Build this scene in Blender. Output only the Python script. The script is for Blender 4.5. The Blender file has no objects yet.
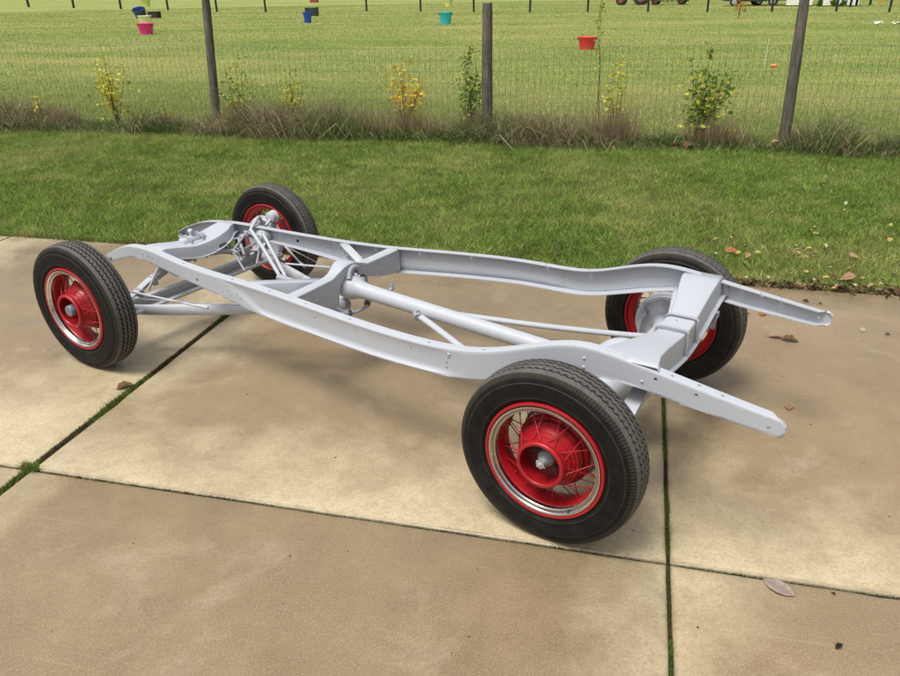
import bpy, bmesh, math, random
import numpy as np
from mathutils import Vector, Matrix
random.seed(7); rng = np.random.default_rng(7)
R = math.radians
scene = bpy.context.scene
COL = scene.collection
# ------------------------------------------------------------------ camera
CAR_YAW = R(-18.533)
cam_d = bpy.data.cameras.new('camera'); cam = bpy.data.objects.new('camera', cam_d); COL.objects.link(cam)
cam_d.sensor_width = 36.0; cam_d.lens = 750.88*36/900; cam_d.clip_end = 9000; cam_d.clip_start = .05
cam.location = (-0.02301, -2.90557, 1.828)
cam.rotation_euler = (1.13361863, 0.0152832145, 0.561614119+CAR_YAW)
scene.camera = cam
# ------------------------------------------------------------------ world, sun, exposure
SUN_EL, SUN_AZ = R(66), R(215)      # azimuth of the sun measured clockwise from +Y
w = bpy.data.worlds.new("World"); scene.world = w; w.use_nodes = True
nt = w.node_tree; bg = nt.nodes['Background']
sky = nt.nodes.new('ShaderNodeTexSky'); sky.sky_type = 'NISHITA'; sky.sun_disc = False
sky.sun_elevation = SUN_EL; sky.sun_rotation = SUN_AZ; sky.air_density = 1.0; sky.dust_density = 6.0; sky.ozone_density = 1.0
hs = nt.nodes.new('ShaderNodeHueSaturation'); hs.inputs['Saturation'].default_value = .30
nt.links.new(sky.outputs[0], hs.inputs['Color']); nt.links.new(hs.outputs[0], bg.inputs['Color'])
bg.inputs['Strength'].default_value = 0.108
sd = bpy.data.lights.new('sun', 'SUN'); sd.energy = 2.0; sd.angle = R(22); sd.color = (1, .955, .88)
so = bpy.data.objects.new('sun', sd); COL.objects.link(so)
dirv = Vector((math.sin(SUN_AZ)*math.cos(SUN_EL), math.cos(SUN_AZ)*math.cos(SUN_EL), math.sin(SUN_EL)))
so.rotation_euler = dirv.to_track_quat('Z', 'Y').to_euler(); so.location = dirv*30
scene.view_settings.view_transform = 'Standard'; scene.view_settings.look = 'None'
scene.view_settings.exposure = 0.42; scene.view_settings.gamma = 1.0; scene.view_settings.use_curve_mapping = False

# ------------------------------------------------------------------ material helpers
class NT:
    def __init__(s, name):
        s.m = bpy.data.materials.new(name); s.m.use_nodes = True; s.t = s.m.node_tree
        s.b = s.t.nodes['Principled BSDF']
    def n(s, typ, **k):
        o = s.t.nodes.new(typ)
        for a, v in k.items():
            if a.startswith('i_'):
                o.inputs[a[2:].replace('_', ' ')].default_value = v
            else: setattr(o, a, v)
        return o
    def l(s, a, b): s.t.links.new(a, b)
    def coord(s, kind='Object', scale=(1, 1, 1)):
        tc = s.n('ShaderNodeTexCoord'); mp = s.n('ShaderNodeMapping'); mp.inputs['Scale'].default_value = scale
        s.l(tc.outputs[kind], mp.inputs[0]); return mp.outputs[0]
    def noise(s, vec, scale, detail=4, rough=.55, dist=0):
        o = s.n('ShaderNodeTexNoise'); o.inputs['Scale'].default_value = scale; o.inputs['Detail'].default_value = detail
        o.inputs['Roughness'].default_value = rough; o.inputs['Distortion'].default_value = dist
        s.l(vec, o.inputs['Vector']); return o.outputs['Fac']
    def ramp(s, fac, stops):
        o = s.n('ShaderNodeValToRGB'); e = o.color_ramp.elements
        while len(e) < len(stops): e.new(.5)
        for q, (p, c) in zip(e, stops):
            q.position = p; q.color = (*c, 1) if len(c) == 3 else c
        s.l(fac, o.inputs[0]); return o.outputs[0]
    def mix(s, fac, a, b, mode='MIX'):
        o = s.n('ShaderNodeMix', data_type='RGBA', blend_type=mode)
        for i, v in ((0, fac), (6, a), (7, b)):
            if hasattr(v, 'links') or hasattr(v, 'is_linked'): s.l(v, o.inputs[i])
            else: o.inputs[i].default_value = v if i == 0 else (*v, 1)
        return o.outputs[2]
    def math(s, op, a, b=0, c=0, clamp=False):
        o = s.n('ShaderNodeMath', operation=op); o.use_clamp = clamp
        for i, v in enumerate((a, b, c)):
            if hasattr(v, 'is_linked'): s.l(v, o.inputs[i])
            else: o.inputs[i].default_value = v
        return o.outputs[0]
    def bump(s, h, strength=.3, dist=.01):
        o = s.n('ShaderNodeBump'); o.inputs['Strength'].default_value = strength; o.inputs['Distance'].default_value = dist
        s.l(h, o.inputs['Height']); s.l(o.outputs[0], s.b.inputs['Normal'])
    def base(s, v):
        if hasattr(v, 'is_linked'): s.l(v, s.b.inputs['Base Color'])
        else: s.b.inputs['Base Color'].default_value = (*v, 1)
    def rough(s, v):
        if hasattr(v, 'is_linked'): s.l(v, s.b.inputs['Roughness'])
        else: s.b.inputs['Roughness'].default_value = v

def paint_mat(name, c, rough=.45, var=.08, metal=0, bump=.08, scale=30, coat=0):
    m = NT(name); v = m.coord('Object')
    f = m.noise(v, scale, 5, .6); f2 = m.noise(v, 4, 3, .6)
    lo = tuple(x*(1-var*2) for x in c); hi = tuple(min(1, x*(1+var)) for x in c)
    m.base(m.mix(m.math('MULTIPLY_ADD', f, .5, m.math('MULTIPLY', f2, .5)), lo, hi))
    m.rough(m.math('MULTIPLY_ADD', f2, .25, rough-.12)); m.b.inputs['Metallic'].default_value = metal
    m.b.inputs['Coat Weight'].default_value = coat
    m.bump(f, bump, .004); return m.m

M = {}
def primer():
    m = NT('grey_primer_paint'); v = m.coord('Object')
    f = m.noise(v, 9, 6, .62); g = m.noise(v, 160, 2, .5); s_ = m.noise(v, 2.2, 4, .6)
    c = m.mix(s_, (.395, .422, .470), (.470, .495, .538))
    c = m.mix(m.math('MULTIPLY', m.ramp(f, [(.56, (0, 0, 0)), (.74, (1, 1, 1))]), .22), c, (.33, .32, .30))
    sc = m.noise(m.coord('Object', (1, 1, 6)), 60, 4, .7); c = m.mix(m.math('MULTIPLY', m.ramp(sc, [(.66, (0, 0, 0)), (.74, (1, 1, 1))]), .25), c, (.24, .23, .22))
    m.base(c); m.rough(m.math('MULTIPLY_ADD', f, .25, .33)); m.b.inputs['Specular IOR Level'].default_value = .45
    m.bump(m.math('MULTIPLY_ADD', g, .5, f), .10, .003); return m.m
M['grey'] = primer()
M['grey_cast'] = paint_mat('grey_cast_paint', (.33, .35, .39), .5, .16, bump=.35, scale=60)
M['red'] = paint_mat('red_wheel_paint', (.36, .007, .013), .42, .14, bump=.12, coat=.08)
M['red_in'] = paint_mat('shaded_red_wheel_paint', (.13, .006, .010), .5, .16, bump=.1)  # wheel red with the shade inside the wheel put into its colour
M['chrome'] = paint_mat('polished_steel', (.60, .585, .56), .17, .06, 1.0, .03, 12)
M['cap_grey'] = paint_mat('worn_grey_cap', (.20, .22, .26), .45, .2, .2, .3, 90)
M['steel'] = paint_mat('dull_steel', (.55, .56, .57), .4, .15, .6, .3, 80)
M['dark_metal'] = paint_mat('dark_greasy_metal', (.12, .115, .11), .55, .3, .2, .5, 60)

def rubber():
    m = NT('tyre_rubber'); tc = m.n('ShaderNodeTexCoord'); sp = m.n('ShaderNodeSeparateXYZ'); m.l(tc.outputs['Object'], sp.inputs[0])
    x, y, z = sp.outputs
    r = m.math('SQRT', m.math('ADD', m.math('MULTIPLY', x, x), m.math('MULTIPLY', z, z)))
    r2 = m.math('MULTIPLY_ADD', m.math('MULTIPLY', y, y), 2.9, r)      # crown radius taken out
    nz = m.noise(tc.outputs['Object'], 22, 5, .65); fine = m.noise(tc.outputs['Object'], 180, 3, .6)
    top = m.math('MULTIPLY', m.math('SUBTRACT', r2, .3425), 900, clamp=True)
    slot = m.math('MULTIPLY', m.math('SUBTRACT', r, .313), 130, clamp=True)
    side = m.mix(m.ramp(nz, [(.35, (0, 0, 0)), (.7, (1, 1, 1))]), (.006, .006, .0065), (.015, .014, .013))
    ringm = m.math('ADD', m.math('LESS_THAN', m.math('ABSOLUTE', m.math('SUBTRACT', r, .2995)), .0016), m.math('LESS_THAN', m.math('ABSOLUTE', m.math('SUBTRACT', r, .2435)), .0014))
    side = m.mix(m.math('MULTIPLY', ringm, m.math('MULTIPLY', nz, .9)), side, (.060, .055, .048))
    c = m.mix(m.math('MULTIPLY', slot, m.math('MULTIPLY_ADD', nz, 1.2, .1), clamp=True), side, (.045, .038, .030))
    c = m.mix(m.math('MULTIPLY', m.math('MULTIPLY', m.math('LESS_THAN', m.math('ABSOLUTE', y), .050), m.math('LESS_THAN', r2, .3415)), .85), c, (.004, .004, .004))  # groove interiors blackened in the colour, standing in for their shade
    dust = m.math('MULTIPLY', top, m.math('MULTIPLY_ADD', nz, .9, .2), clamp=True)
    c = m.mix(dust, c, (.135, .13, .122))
    lowd = m.math('MULTIPLY', m.math('SUBTRACT', -.10, z), 3.0, clamp=True)
    c = m.mix(m.math('MULTIPLY', m.math('MULTIPLY', lowd, nz), .12), c, (.16, .13, .10))
    m.base(c); m.rough(m.math('MULTIPLY_ADD', nz, .25, .45)); m.b.inputs['Specular IOR Level'].default_value = .15
    m.bump(m.math('MULTIPLY_ADD', fine, .4, nz), .18, .002); return m.m
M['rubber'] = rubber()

def concrete():
    m = NT('driveway_concrete'); tc = m.n('ShaderNodeTexCoord'); geo = m.n('ShaderNodeNewGeometry')
    oi = m.n('ShaderNodeObjectInfo')
    P = geo.outputs['Position']; sp = m.n('ShaderNodeSeparateXYZ'); m.l(tc.outputs['Object'], sp.inputs[0])
    # metres to the slab's nearest edge (object origin at the slab centre)
    dx = m.math('SUBTRACT', 1.312, m.math('ABSOLUTE', sp.outputs[0])); dy = m.math('SUBTRACT', 1.426, m.math('ABSOLUTE', sp.outputs[1]))
    big = m.noise(P, .8, 5, .6, .3); mid = m.noise(P, 3.2, 6, .62); sm = m.noise(P, 17, 6, .68); tiny = m.noise(P, 75, 5, .78); grit = m.noise(P, 190, 3, .75)
    dlow = m.math('ADD', sp.outputs[1], 1.426); edge = m.math('MINIMUM', m.math('MULTIPLY_ADD', dx, 1.1, .22), dlow); real_edge = m.math('MINIMUM', dx, dy)
    e2 = m.math('ADD', m.math('SUBTRACT', edge, m.math('MULTIPLY', big, .75)), m.math('MULTIPLY', m.math('SUBTRACT', mid, .5), -.9))
    pale = m.math('SUBTRACT', m.math('MULTIPLY_ADD', oi.outputs['Color'], .8, .32), m.math('MULTIPLY', e2, 1.5), clamp=True)
    c = m.mix(m.ramp(mid, [(.3, (0, 0, 0)), (.72, (1, 1, 1))]), (.225, .164, .092), (.330, .246, .143))
    c = m.mix(m.ramp(big, [(.35, (0, 0, 0)), (.65, (1, 1, 1))]), c, m.mix(.6, c, (.210, .152, .083)))
    c = m.mix(m.math('MULTIPLY', pale, .9), c, (.56, .475, .305))
    # blotches of paler cement bloom
    bl = m.math('MULTIPLY', m.ramp(m.noise(P, 2.1, 7, .7, .6), [(.57, (0, 0, 0)), (.72, (1, 1, 1))]), .45)
    c = m.mix(bl, c, (.44, .375, .265))
    c = m.mix(m.math('MULTIPLY', m.ramp(sm, [(.3, (1, 1, 1)), (.55, (0, 0, 0))]), .35), c, (.215, .150, .092))
    c = m.mix(m.math('MULTIPLY', m.ramp(tiny, [(.35, (1, 1, 1)), (.55, (0, 0, 0))]), .42), c, (.17, .125, .075))
    c = m.mix(m.math('MULTIPLY', m.ramp(grit, [(.53, (0, 0, 0)), (.68, (1, 1, 1))]), .42), c, (.66, .56, .40))
    # thin dark line of dirt along the joints
    m2 = m.math('ADD', real_edge, m.math('MULTIPLY', m.math('SUBTRACT', sm, .5), .02))
    c = m.mix(m.math('MULTIPLY', m.ramp(m2, [(.004, (1, 1, 1)), (.022, (0, 0, 0))]), .6), c, (.12, .095, .055))
    # specks
    vo = m.n('ShaderNodeTexVoronoi', feature='F1'); vo.inputs['Scale'].default_value = 9; vo.inputs['Randomness'].default_value = 1; m.l(P, vo.inputs['Vector'])
    spk = m.math('LESS_THAN', vo.outputs['Distance'], m.math('MULTIPLY', m.math('SUBTRACT', m.noise(P, 5, 2), .52), .22))
    c = m.mix(m.math('MULTIPLY', spk, .6), c, (.09, .065, .045))
    v3 = m.n('ShaderNodeTexVoronoi', feature='F1'); v3.inputs['Scale'].default_value = 55; m.l(P, v3.inputs['Vector'])
    c = m.mix(m.math('MULTIPLY', m.math('LESS_THAN', v3.outputs['Distance'], m.math('MULTIPLY', m.math('SUBTRACT', sm, .52), .9)), .2), c, (.60, .53, .42))
    v4 = m.n('ShaderNodeTexVoronoi', feature='F1'); v4.inputs['Scale'].default_value = 38; m.l(m.coord('Object', (1, 1, 1)), v4.inputs['Vector'])
    c = m.mix(m.math('MULTIPLY', m.math('LESS_THAN', v4.outputs['Distance'], m.math('MULTIPLY', m.math('SUBTRACT', mid, .50), .8)), .5), c, (.10, .07, .045))
    stk = m.noise(m.coord('Object', (.25, 9, 1)), 3.0, 6, .75); c = m.mix(m.math('MULTIPLY', m.ramp(stk, [(.62, (0, 0, 0)), (.75, (1, 1, 1))]), .22), c, (.55, .47, .34))
    # slab to slab tone
    tone = m.math('MULTIPLY_ADD', oi.outputs['Random'], .10, .95)
    hsn = m.n('ShaderNodeHueSaturation'); m.l(c, hsn.inputs['Color']); m.l(tone, hsn.inputs['Value'])
    m.base(hsn.outputs[0])
    m.rough(m.math('MULTIPLY_ADD', mid, .60, .03)); m.b.inputs['Specular IOR Level'].default_value = .5
    h = m.math('ADD', m.math('MULTIPLY', grit, .35), m.math('ADD', m.math('MULTIPLY', tiny, .5), m.math('MULTIPLY', sm, .9)))
    m.bump(h, .5, .0035); return m.m
M['concrete'] = concrete()

def ground_mat():
    m = NT('field_turf'); geo = m.n('ShaderNodeNewGeometry'); P = geo.outputs['Position']
    mp = m.n('ShaderNodeMapping'); mp.inputs['Scale'].default_value = (.35, 1.0, 1); mp.inputs['Rotation'].default_value = (0, 0, R(-8)); m.l(P, mp.inputs[0])
    big = m.noise(mp.outputs[0], .22, 6, .6, .4); mid = m.noise(mp.outputs[0], 1.1, 6, .65); fine = m.noise(P, 9, 6, .7); vf = m.noise(P, 60, 3, .7)
    c = m.mix(m.ramp(big, [(.36, (0, 0, 0)), (.62, (1, 1, 1))]), (.205, .290, .070), (.360, .375, .135))
    c = m.mix(m.math('MULTIPLY', m.ramp(mid, [(.45, (0, 0, 0)), (.68, (1, 1, 1))]), .6), c, (.370, .335, .145))
    c = m.mix(m.math('MULTIPLY', m.ramp(fine, [(.3, (1, 1, 1)), (.55, (0, 0, 0))]), .5), c, (.120, .170, .040))
    c = m.mix(m.math('MULTIPLY', vf, .25), c, (.06, .08, .02))
    sp = m.n('ShaderNodeSeparateXYZ'); m.l(P, sp.inputs[0])
    near = m.math('SUBTRACT', 1, m.math('MULTIPLY', m.math('SUBTRACT', sp.outputs[1], 7.3), .14), clamp=True)
    soil = m.mix(fine, (.050, .062, .020), (.105, .150, .036))
    m.base(m.mix(near, c, soil)); m.rough(.95); m.b.inputs['Specular IOR Level'].default_value = .1
    m.bump(m.math('ADD', fine, vf), .6, .03); return m.m
M['ground'] = ground_mat()

def leafy(name, rough=.6, trans=.35, tint=None):
    m = NT(name); a = m.n('ShaderNodeAttribute'); a.attribute_name = 'col'
    m.base(a.outputs['Color']); m.rough(rough); m.b.inputs['Specular IOR Level'].default_value = .25
    tr = m.n('ShaderNodeBsdfTranslucent'); m.l(a.outputs['Color'], tr.inputs['Color'])
    ms = m.n('ShaderNodeMixShader'); ms.inputs[0].default_value = trans
    m.l(m.b.outputs[0], ms.inputs[1]); m.l(tr.outputs[0], ms.inputs[2])
    m.l(ms.outputs[0], m.t.nodes['Material Output'].inputs['Surface']); return m.m
M['blade'] = leafy('grass_blades'); M['leaf'] = leafy('plant_leaves', .5, .4); M['dry'] = leafy('dry_leaves', .75, .2)

def wood():
    m = NT('weathered_post_wood'); v = m.coord('Object', (1, 1, .07)); v2 = m.coord('Object')
    f = m.noise(v, 55, 7, .65, .4); g = m.noise(v2, 5, 4, .6)
    c = m.ramp(f, [(.25, (.034, .027, .020)), (.48, (.135, .115, .090)), (.75, (.260, .225, .180))])
    c = m.mix(m.math('MULTIPLY', m.ramp(g, [(.45, (0, 0, 0)), (.65, (1, 1, 1))]), .5), c, (.060, .052, .040))
    m.base(c); m.rough(.9); m.bump(f, .7, .006); return m.m
M['wood'] = wood()
M['wire'] = paint_mat('green_grey_wire', (.10, .12, .07), .6, .2)
M['post_dark'] = paint_mat('dark_post', (.030, .028, .026), .8, .3)
def plastic(name, c): return paint_mat(name, c, .38, .06, bump=.03)

# ------------------------------------------------------------------ mesh helpers
class MB:
    def __init__(s): s.v = []; s.f = []; s.c = []
    def add(s, vs, fs, col=None):
        o = len(s.v); s.v += [tuple(x) for x in vs]; s.f += [tuple(i+o for i in f) for f in fs]
        s.c += [col]*len(vs); return s
    def box(s, lo, hi, mat=None):
        x0, y0, z0 = lo; x1, y1, z1 = hi
        vs = [(x0,y0,z0),(x1,y0,z0),(x1,y1,z0),(x0,y1,z0),(x0,y0,z1),(x1,y0,z1),(x1,y1,z1),(x0,y1,z1)]
        if mat is not None: vs = [mat @ Vector(v) for v in vs]
        return s.add(vs, [(0,3,2,1),(4,5,6,7),(0,1,5,4),(1,2,6,5),(2,3,7,6),(3,0,4,7)])
    def tube(s, pts, rad, n=12, caps=True, flat=None, col=None):
        pts = [Vector(p) for p in pts]; k = len(pts)
        if not hasattr(rad, '__len__'): rad = [rad]*k
        vs = []; prev = None
        for i, p in enumerate(pts):
            t = (pts[min(i+1, k-1)]-pts[max(i-1, 0)]).normalized()
            if prev is None:
                a = Vector((0, 0, 1)) if abs(t.z) < .9 else Vector((1, 0, 0))
                u = t.cross(a).normalized()
            else: u = (prev - t*prev.dot(t)).normalized()
            prev = u; vv = t.cross(u)
            for j in range(n):
                a = 2*math.pi*j/n
                q = flat if flat else 1
                vs.append(p+u*math.cos(a)*rad[i]+vv*math.sin(a)*rad[i]*q)
        fs = [(i*n+j, i*n+(j+1)%n, (i+1)*n+(j+1)%n, (i+1)*n+j) for i in range(k-1) for j in range(n)]
        if caps: fs += [tuple(range(n-1, -1, -1)), tuple(range((k-1)*n, k*n))]
        return s.add(vs, fs, col)
    def rev(s, prof, n=48, axis='Y', ctr=(0, 0, 0), close=False):
        # prof = [(r, h)], revolved about `axis`
        vs = []; m = len(prof)
        for j in range(n):
            a = 2*math.pi*j/n; c, d = math.cos(a), math.sin(a)
            for r, h in prof:
                p = {'Y': (r*c, h, r*d), 'X': (h, r*c, r*d), 'Z': (r*c, r*d, h)}[axis]
                vs.append((p[0]+ctr[0], p[1]+ctr[1], p[2]+ctr[2]))
        kk = m if close else m-1
        fs = [(j*m+i, j*m+(i+1)%m, ((j+1)%n)*m+(i+1)%m, ((j+1)%n)*m+i) for j in range(n) for i in range(kk)]
        return s.add(vs, fs)
    def loft(s, secs, closed=True, caps=True):
        n = len(secs[0]); k = len(secs); vs = [p for q in secs for p in q]
        m = n if closed else n-1
        fs = [(i*n+j, i*n+(j+1)%n, (i+1)*n+(j+1)%n, (i+1)*n+j) for i in range(k-1) for j in range(m)]
        if caps and closed: fs += [tuple(range(n-1, -1, -1)), tuple(range((k-1)*n, k*n))]
        return s.add(vs, fs)
    def prism(s, poly, axis, a, b):
        # poly in the other two axes, extruded from a to b
        def P(u, v, h): return {'X': (h, u, v), 'Y': (u, h, v), 'Z': (u, v, h)}[axis]
        n = len(poly)
        vs = [P(u, v, a) for u, v in poly]+[P(u, v, b) for u, v in poly]
        fs = [(i, (i+1) % n, (i+1) % n+n, i+n) for i in range(n)]+[tuple(range(n-1, -1, -1)), tuple(range(n, 2*n))]
        return s.add(vs, fs)
    def mesh(s, name, mat, angle=35):
        me = bpy.data.meshes.new(name); me.from_pydata(s.v, [], s.f)
        if mat: me.materials.append(mat)
        bm = bmesh.new(); bm.from_mesh(me)
        if len(bm.faces) < 200000: bmesh.ops.recalc_face_normals(bm, faces=bm.faces)
        bm.to_mesh(me); bm.free()
        if angle: me.shade_smooth(); me.set_sharp_from_angle(angle=R(angle))
        if any(c is not None for c in s.c):
            a = me.color_attributes.new('col', 'FLOAT_COLOR', 'POINT')
            a.data.foreach_set('color', np.array([(*(c or (.2, .2, .2)), 1) for c in s.c], 'f').ravel())
        return me
    def build(s, name, mat, parent=None, angle=35, **k):
        return link(name, s.mesh(name, mat, angle), parent, **k)
def link(name, me, parent=None, loc=None, rot=None, kind=None, label=None, cat=None, group=None):
    o = bpy.data.objects.new(name, me); COL.objects.link(o)
    if parent: o.parent = parent
    if loc: o.location = loc
    if rot: o.rotation_euler = rot
    return tag(o, label, cat, group, kind)
def tag(o, label=None, cat=None, group=None, kind=None):
    for k, v in (('label', label), ('category', cat), ('group', group), ('kind', kind)):
        if v: o[k] = v
    return o
def bevel(o, width=.003, seg=2, ang=40):
    b = o.modifiers.new('bevel', 'BEVEL'); b.width = width; b.segments = seg; b.limit_method = 'ANGLE'; b.angle_limit = R(ang); b.harden_normals = False
    return o
def solid(o, th, off=-1):
    b = o.modifiers.new('solid', 'SOLIDIFY'); b.thickness = th; b.offset = off; b.use_even_offset = False; return o
def bez(p, n=8):
    # Catmull-Rom through points
    p = [Vector(x) for x in p]; out = []
    for i in range(len(p)-1):
        a = p[max(i-1, 0)]; b = p[i]; c = p[i+1]; d = p[min(i+2, len(p)-1)]
        for k in range(n):
            t = k/n; out.append(.5*((2*b)+(c-a)*t+(2*a-5*b+4*c-d)*t*t+(3*b-a-3*c+d)*t**3))
    return out+[p[-1]]

# ------------------------------------------------------------------ setting: ground, driveway
g = MB(); 
xs = [-4000, -120, -40, -12, 12, 40, 120, 4000]; ys = [-4000, -60, -12, 12, 40, 120, 300, 5000]
g.add([(x, y, -.022) for y in ys for x in xs], [(j*8+i, j*8+i+1, (j+1)*8+i+1, (j+1)*8+i) for j in range(7) for i in range(7)])
g.build('ground', M['ground'], kind='structure')

XJ = [-12.91, -10.285, -7.662, -5.038, -2.415, .208, 2.832, 5.455, 8.08]; YJ = [-9.315, -6.462, -3.609, -.756, 2.097]
XW = [.012, .012, .012, .014, .034, .011, .012, .012, .012]; YW = [.010, .010, .010, .0095, .0]
drive = bpy.data.objects.new('driveway', None); COL.objects.link(drive); drive['kind'] = 'structure'
for i in range(8):
    for j in range(4):
        x0 = XJ[i]+XW[i]/2; x1 = XJ[i+1]-XW[i+1]/2; y0 = YJ[j]+YW[j]/2; y1 = YJ[j+1]-YW[j+1]/2
        cx, cy = (XJ[i]+XJ[i+1])/2, (YJ[j]+YJ[j+1])/2; dz = 0 if (i, j) in ((5, 3), (4, 3), (3, 3), (4, 2), (5, 2)) else random.uniform(-.003, .0)
        # top rim follows a slightly worn, wavy edge
        ring = []
        def edge(ax, ay, bx, by, n=36):
            for k in range(n):
                t = k/n; nx, ny = (by-ay), -(bx-ax); L = math.hypot(nx, ny); d = -abs(random.gauss(0, .0014))-(random.random() < .03)*random.uniform(.002, .007)
                if k == 0: d = 0
                ring.append((ax+(bx-ax)*t+nx/L*d-cx, ay+(by-ay)*t+ny/L*d-cy))
        edge(x0, y0, x1, y0); edge(x1, y0, x1, y1); edge(x1, y1, x0, y1); edge(x0, y1, x0, y0)
        n = len(ring); sh = lambda q, e: (q[0]*(1-e/1.31), q[1]*(1-e/1.42))
        vs = [(*q, -.11) for q in ring]+[(*q, -.006+dz) for q in ring]+[(*sh(q, .003), -.0015+dz) for q in ring]+[(*sh(q, .007), dz) for q in ring]
        fs = [(l*n+k, l*n+(k+1) % n, (l+1)*n+(k+1) % n, (l+1)*n+k) for l in range(3) for k in range(n)]+[tuple(range(3*n, 4*n))]
        b = MB(); b.add(vs, fs); o = b.build('slab', M['concrete'], drive, angle=50, loc=(cx, cy, 0)); pl = {(3, 3): .62, (3, 2): .12, (4, 3): .10, (2, 3): .5}.get((i, j), .0); o.color = (pl, pl, pl, 1)

M['joint'] = paint_mat('joint_dirt', (.050, .052, .018), .95, .5, bump=1.0, scale=70)
for i_, x in enumerate(XJ):
    b = MB(); b.box((x-XW[i_]*.45, YJ[0], -.05), (x+XW[i_]*.45, YJ[-1], -.0075 if i_ != 4 else -.006)); b.build('joint_filler', M['joint'], drive, angle=None)
for i_, y in enumerate(YJ[:-1]):
    for k_ in range(8):
        b = MB(); b.box((XJ[k_]+XW[k_]*.46, y-YW[i_]*.45, -.05), (XJ[k_+1]-XW[k_+1]*.46, y+YW[i_]*.45, -.0095)); b.build('joint_filler', M['joint'], drive, angle=None)
# blades: one mesh of single curved blades
def blades(name, px, py, pz, h, wd, lean, col, mat, kind='stuff', dirs=None, two=True):
    n = len(px); a = rng.uniform(0, 2*np.pi, n); la = rng.uniform(0, 2*np.pi, n) if dirs is None else dirs
    ux, uy = np.cos(a)*wd/2, np.sin(a)*wd/2; lx, ly = np.cos(la)*lean*h, np.sin(la)*lean*h
    if two:
        V = np.zeros((n, 5, 3), 'f')
        V[:, 0] = np.stack([px-ux, py-uy, pz], 1); V[:, 1] = np.stack([px+ux, py+uy, pz], 1)
        V[:, 2] = np.stack([px-ux*.8+lx*.35, py-uy*.8+ly*.35, pz+h*.55], 1); V[:, 3] = np.stack([px+ux*.8+lx*.35, py+uy*.8+ly*.35, pz+h*.55], 1)
        V[:, 4] = np.stack([px+lx, py+ly, pz+h*np.sqrt(np.maximum(.05, 1-.45*lean**2))], 1)
        base = (np.arange(n)*5)[:, None]; loops = np.concatenate([base+[0, 1, 3, 2], base+[2, 3, 4]], 1).ravel()
        tot = np.tile([4, 3], n); k = 5
    else:
        V = np.zeros((n, 3, 3), 'f')
        V[:, 0] = np.stack([px-ux, py-uy, pz], 1); V[:, 1] = np.stack([px+ux, py+uy, pz], 1); V[:, 2] = np.stack([px+lx, py+ly, pz+h], 1)
        loops = np.arange(n*3); tot = np.full(n, 3); k = 3
    me = bpy.data.meshes.new(name); me.vertices.add(n*k); me.vertices.foreach_set('co', V.ravel())
    me.loops.add(len(loops)); me.loops.foreach_set('vertex_index', loops.astype('i'))
    me.polygons.add(len(tot)); st = np.concatenate([[0], np.cumsum(tot)[:-1]])
    me.polygons.foreach_set('loop_start', st.astype('i')); me.polygons.foreach_set('loop_total', tot.astype('i'))
    me.update(); me.validate()
    at = me.color_attributes.new('col', 'FLOAT_COLOR', 'POINT'); C = np.ones((n, k, 4), 'f'); C[:, :, :3] = col[:, None, :]
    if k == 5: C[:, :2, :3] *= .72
    at.data.foreach_set('color', C.ravel()); me.materials.append(mat)
    return link(name, me, kind=kind)
def vnoise(x, y, s, seed):
    r = np.random.default_rng(seed); G = r.random((64, 64)); X = x*s+100; Y = y*s+100
    xi = np.floor(X).astype(int); yi = np.floor(Y).astype(int); fx = X-xi; fy = Y-yi; fx = fx*fx*(3-2*fx); fy = fy*fy*(3-2*fy)
    g_ = lambda i, j: G[i % 64, j % 64]
    return (g_(xi, yi)*(1-fx)+g_(xi+1, yi)*fx)*(1-fy)+(g_(xi, yi+1)*(1-fx)+g_(xi+1, yi+1)*fx)*fy
def fbm(x, y, s, seed): return vnoise(x, y, s, seed)*.5+vnoise(x, y, s*2.1, seed+1)*.3+vnoise(x, y, s*4.3, seed+2)*.2
def lerp(a, b, t): t = np.clip(t, 0, 1)[:, None]; return np.array(a)*(1-t)+np.array(b)*t
CX, CY = -.023, -2.906
def wedge(px, py, margin=1.2):      # keep what lies in the view wedge or near it
    ang = np.arctan2(-(px-CX), py-CY)-(.561614+CAR_YAW); d = np.hypot(px-CX, py-CY)
    return np.abs(ang)*d < np.tan(R(33.5))*d*1.02+margin*1.3
# lawn strip between driveway and fence
n = 800000; px = rng.uniform(-10.5, 4.4, n); py = 2.085+(7.05-2.085)*rng.random(n)**1.12
k = wedge(px, py, 2.0) & (py > 2.085+.05*fbm(px, px*0, 3.0, 77)-.012+.028*vnoise(px, px*0, 14, 78)*(px > 0)); px, py = px[k], py[k]; n = len(px)
c1 = fbm(px, py, .7, 3); c2 = fbm(px, py, 3.2, 9); c3 = rng.random(n)
h = (.026+.026*rng.random(n))*(.75+.7*c2); h = .012+.026*rng.random(n)**1.5+.014*c2
col = lerp((.060, .145, .014), (.350, .480, .085), c3**1.4); col = lerp((0, 0, 0), (1, 1, 1), np.ones(n))*col
yel = np.clip((c1-.44)*3.2, 0, 1)*.40+np.clip((c2-.55)*4, 0, 1)*.35
col = col*(1-yel[:, None])+np.array((.44, .43, .14))*yel[:, None]
straw = rng.random(n) < .07+.14*yel; col[straw] = np.array((.56, .50, .26))*rng.uniform(.6, 1.2, (straw.sum(), 1))
dark = np.clip((.36-c2)*2, 0, .2); col *= (1-dark)[:, None]
blades('lawn_grass', px, py, np.full(n, -.022), h+.016, rng.uniform(.004, .0090, n), rng.uniform(.2, 2.2, n), col*rng.uniform(.55, 1.30, (n, 1))*(.74+.52*vnoise(px, py, 11, 61))[:, None], M['blade'], two=False)
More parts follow.
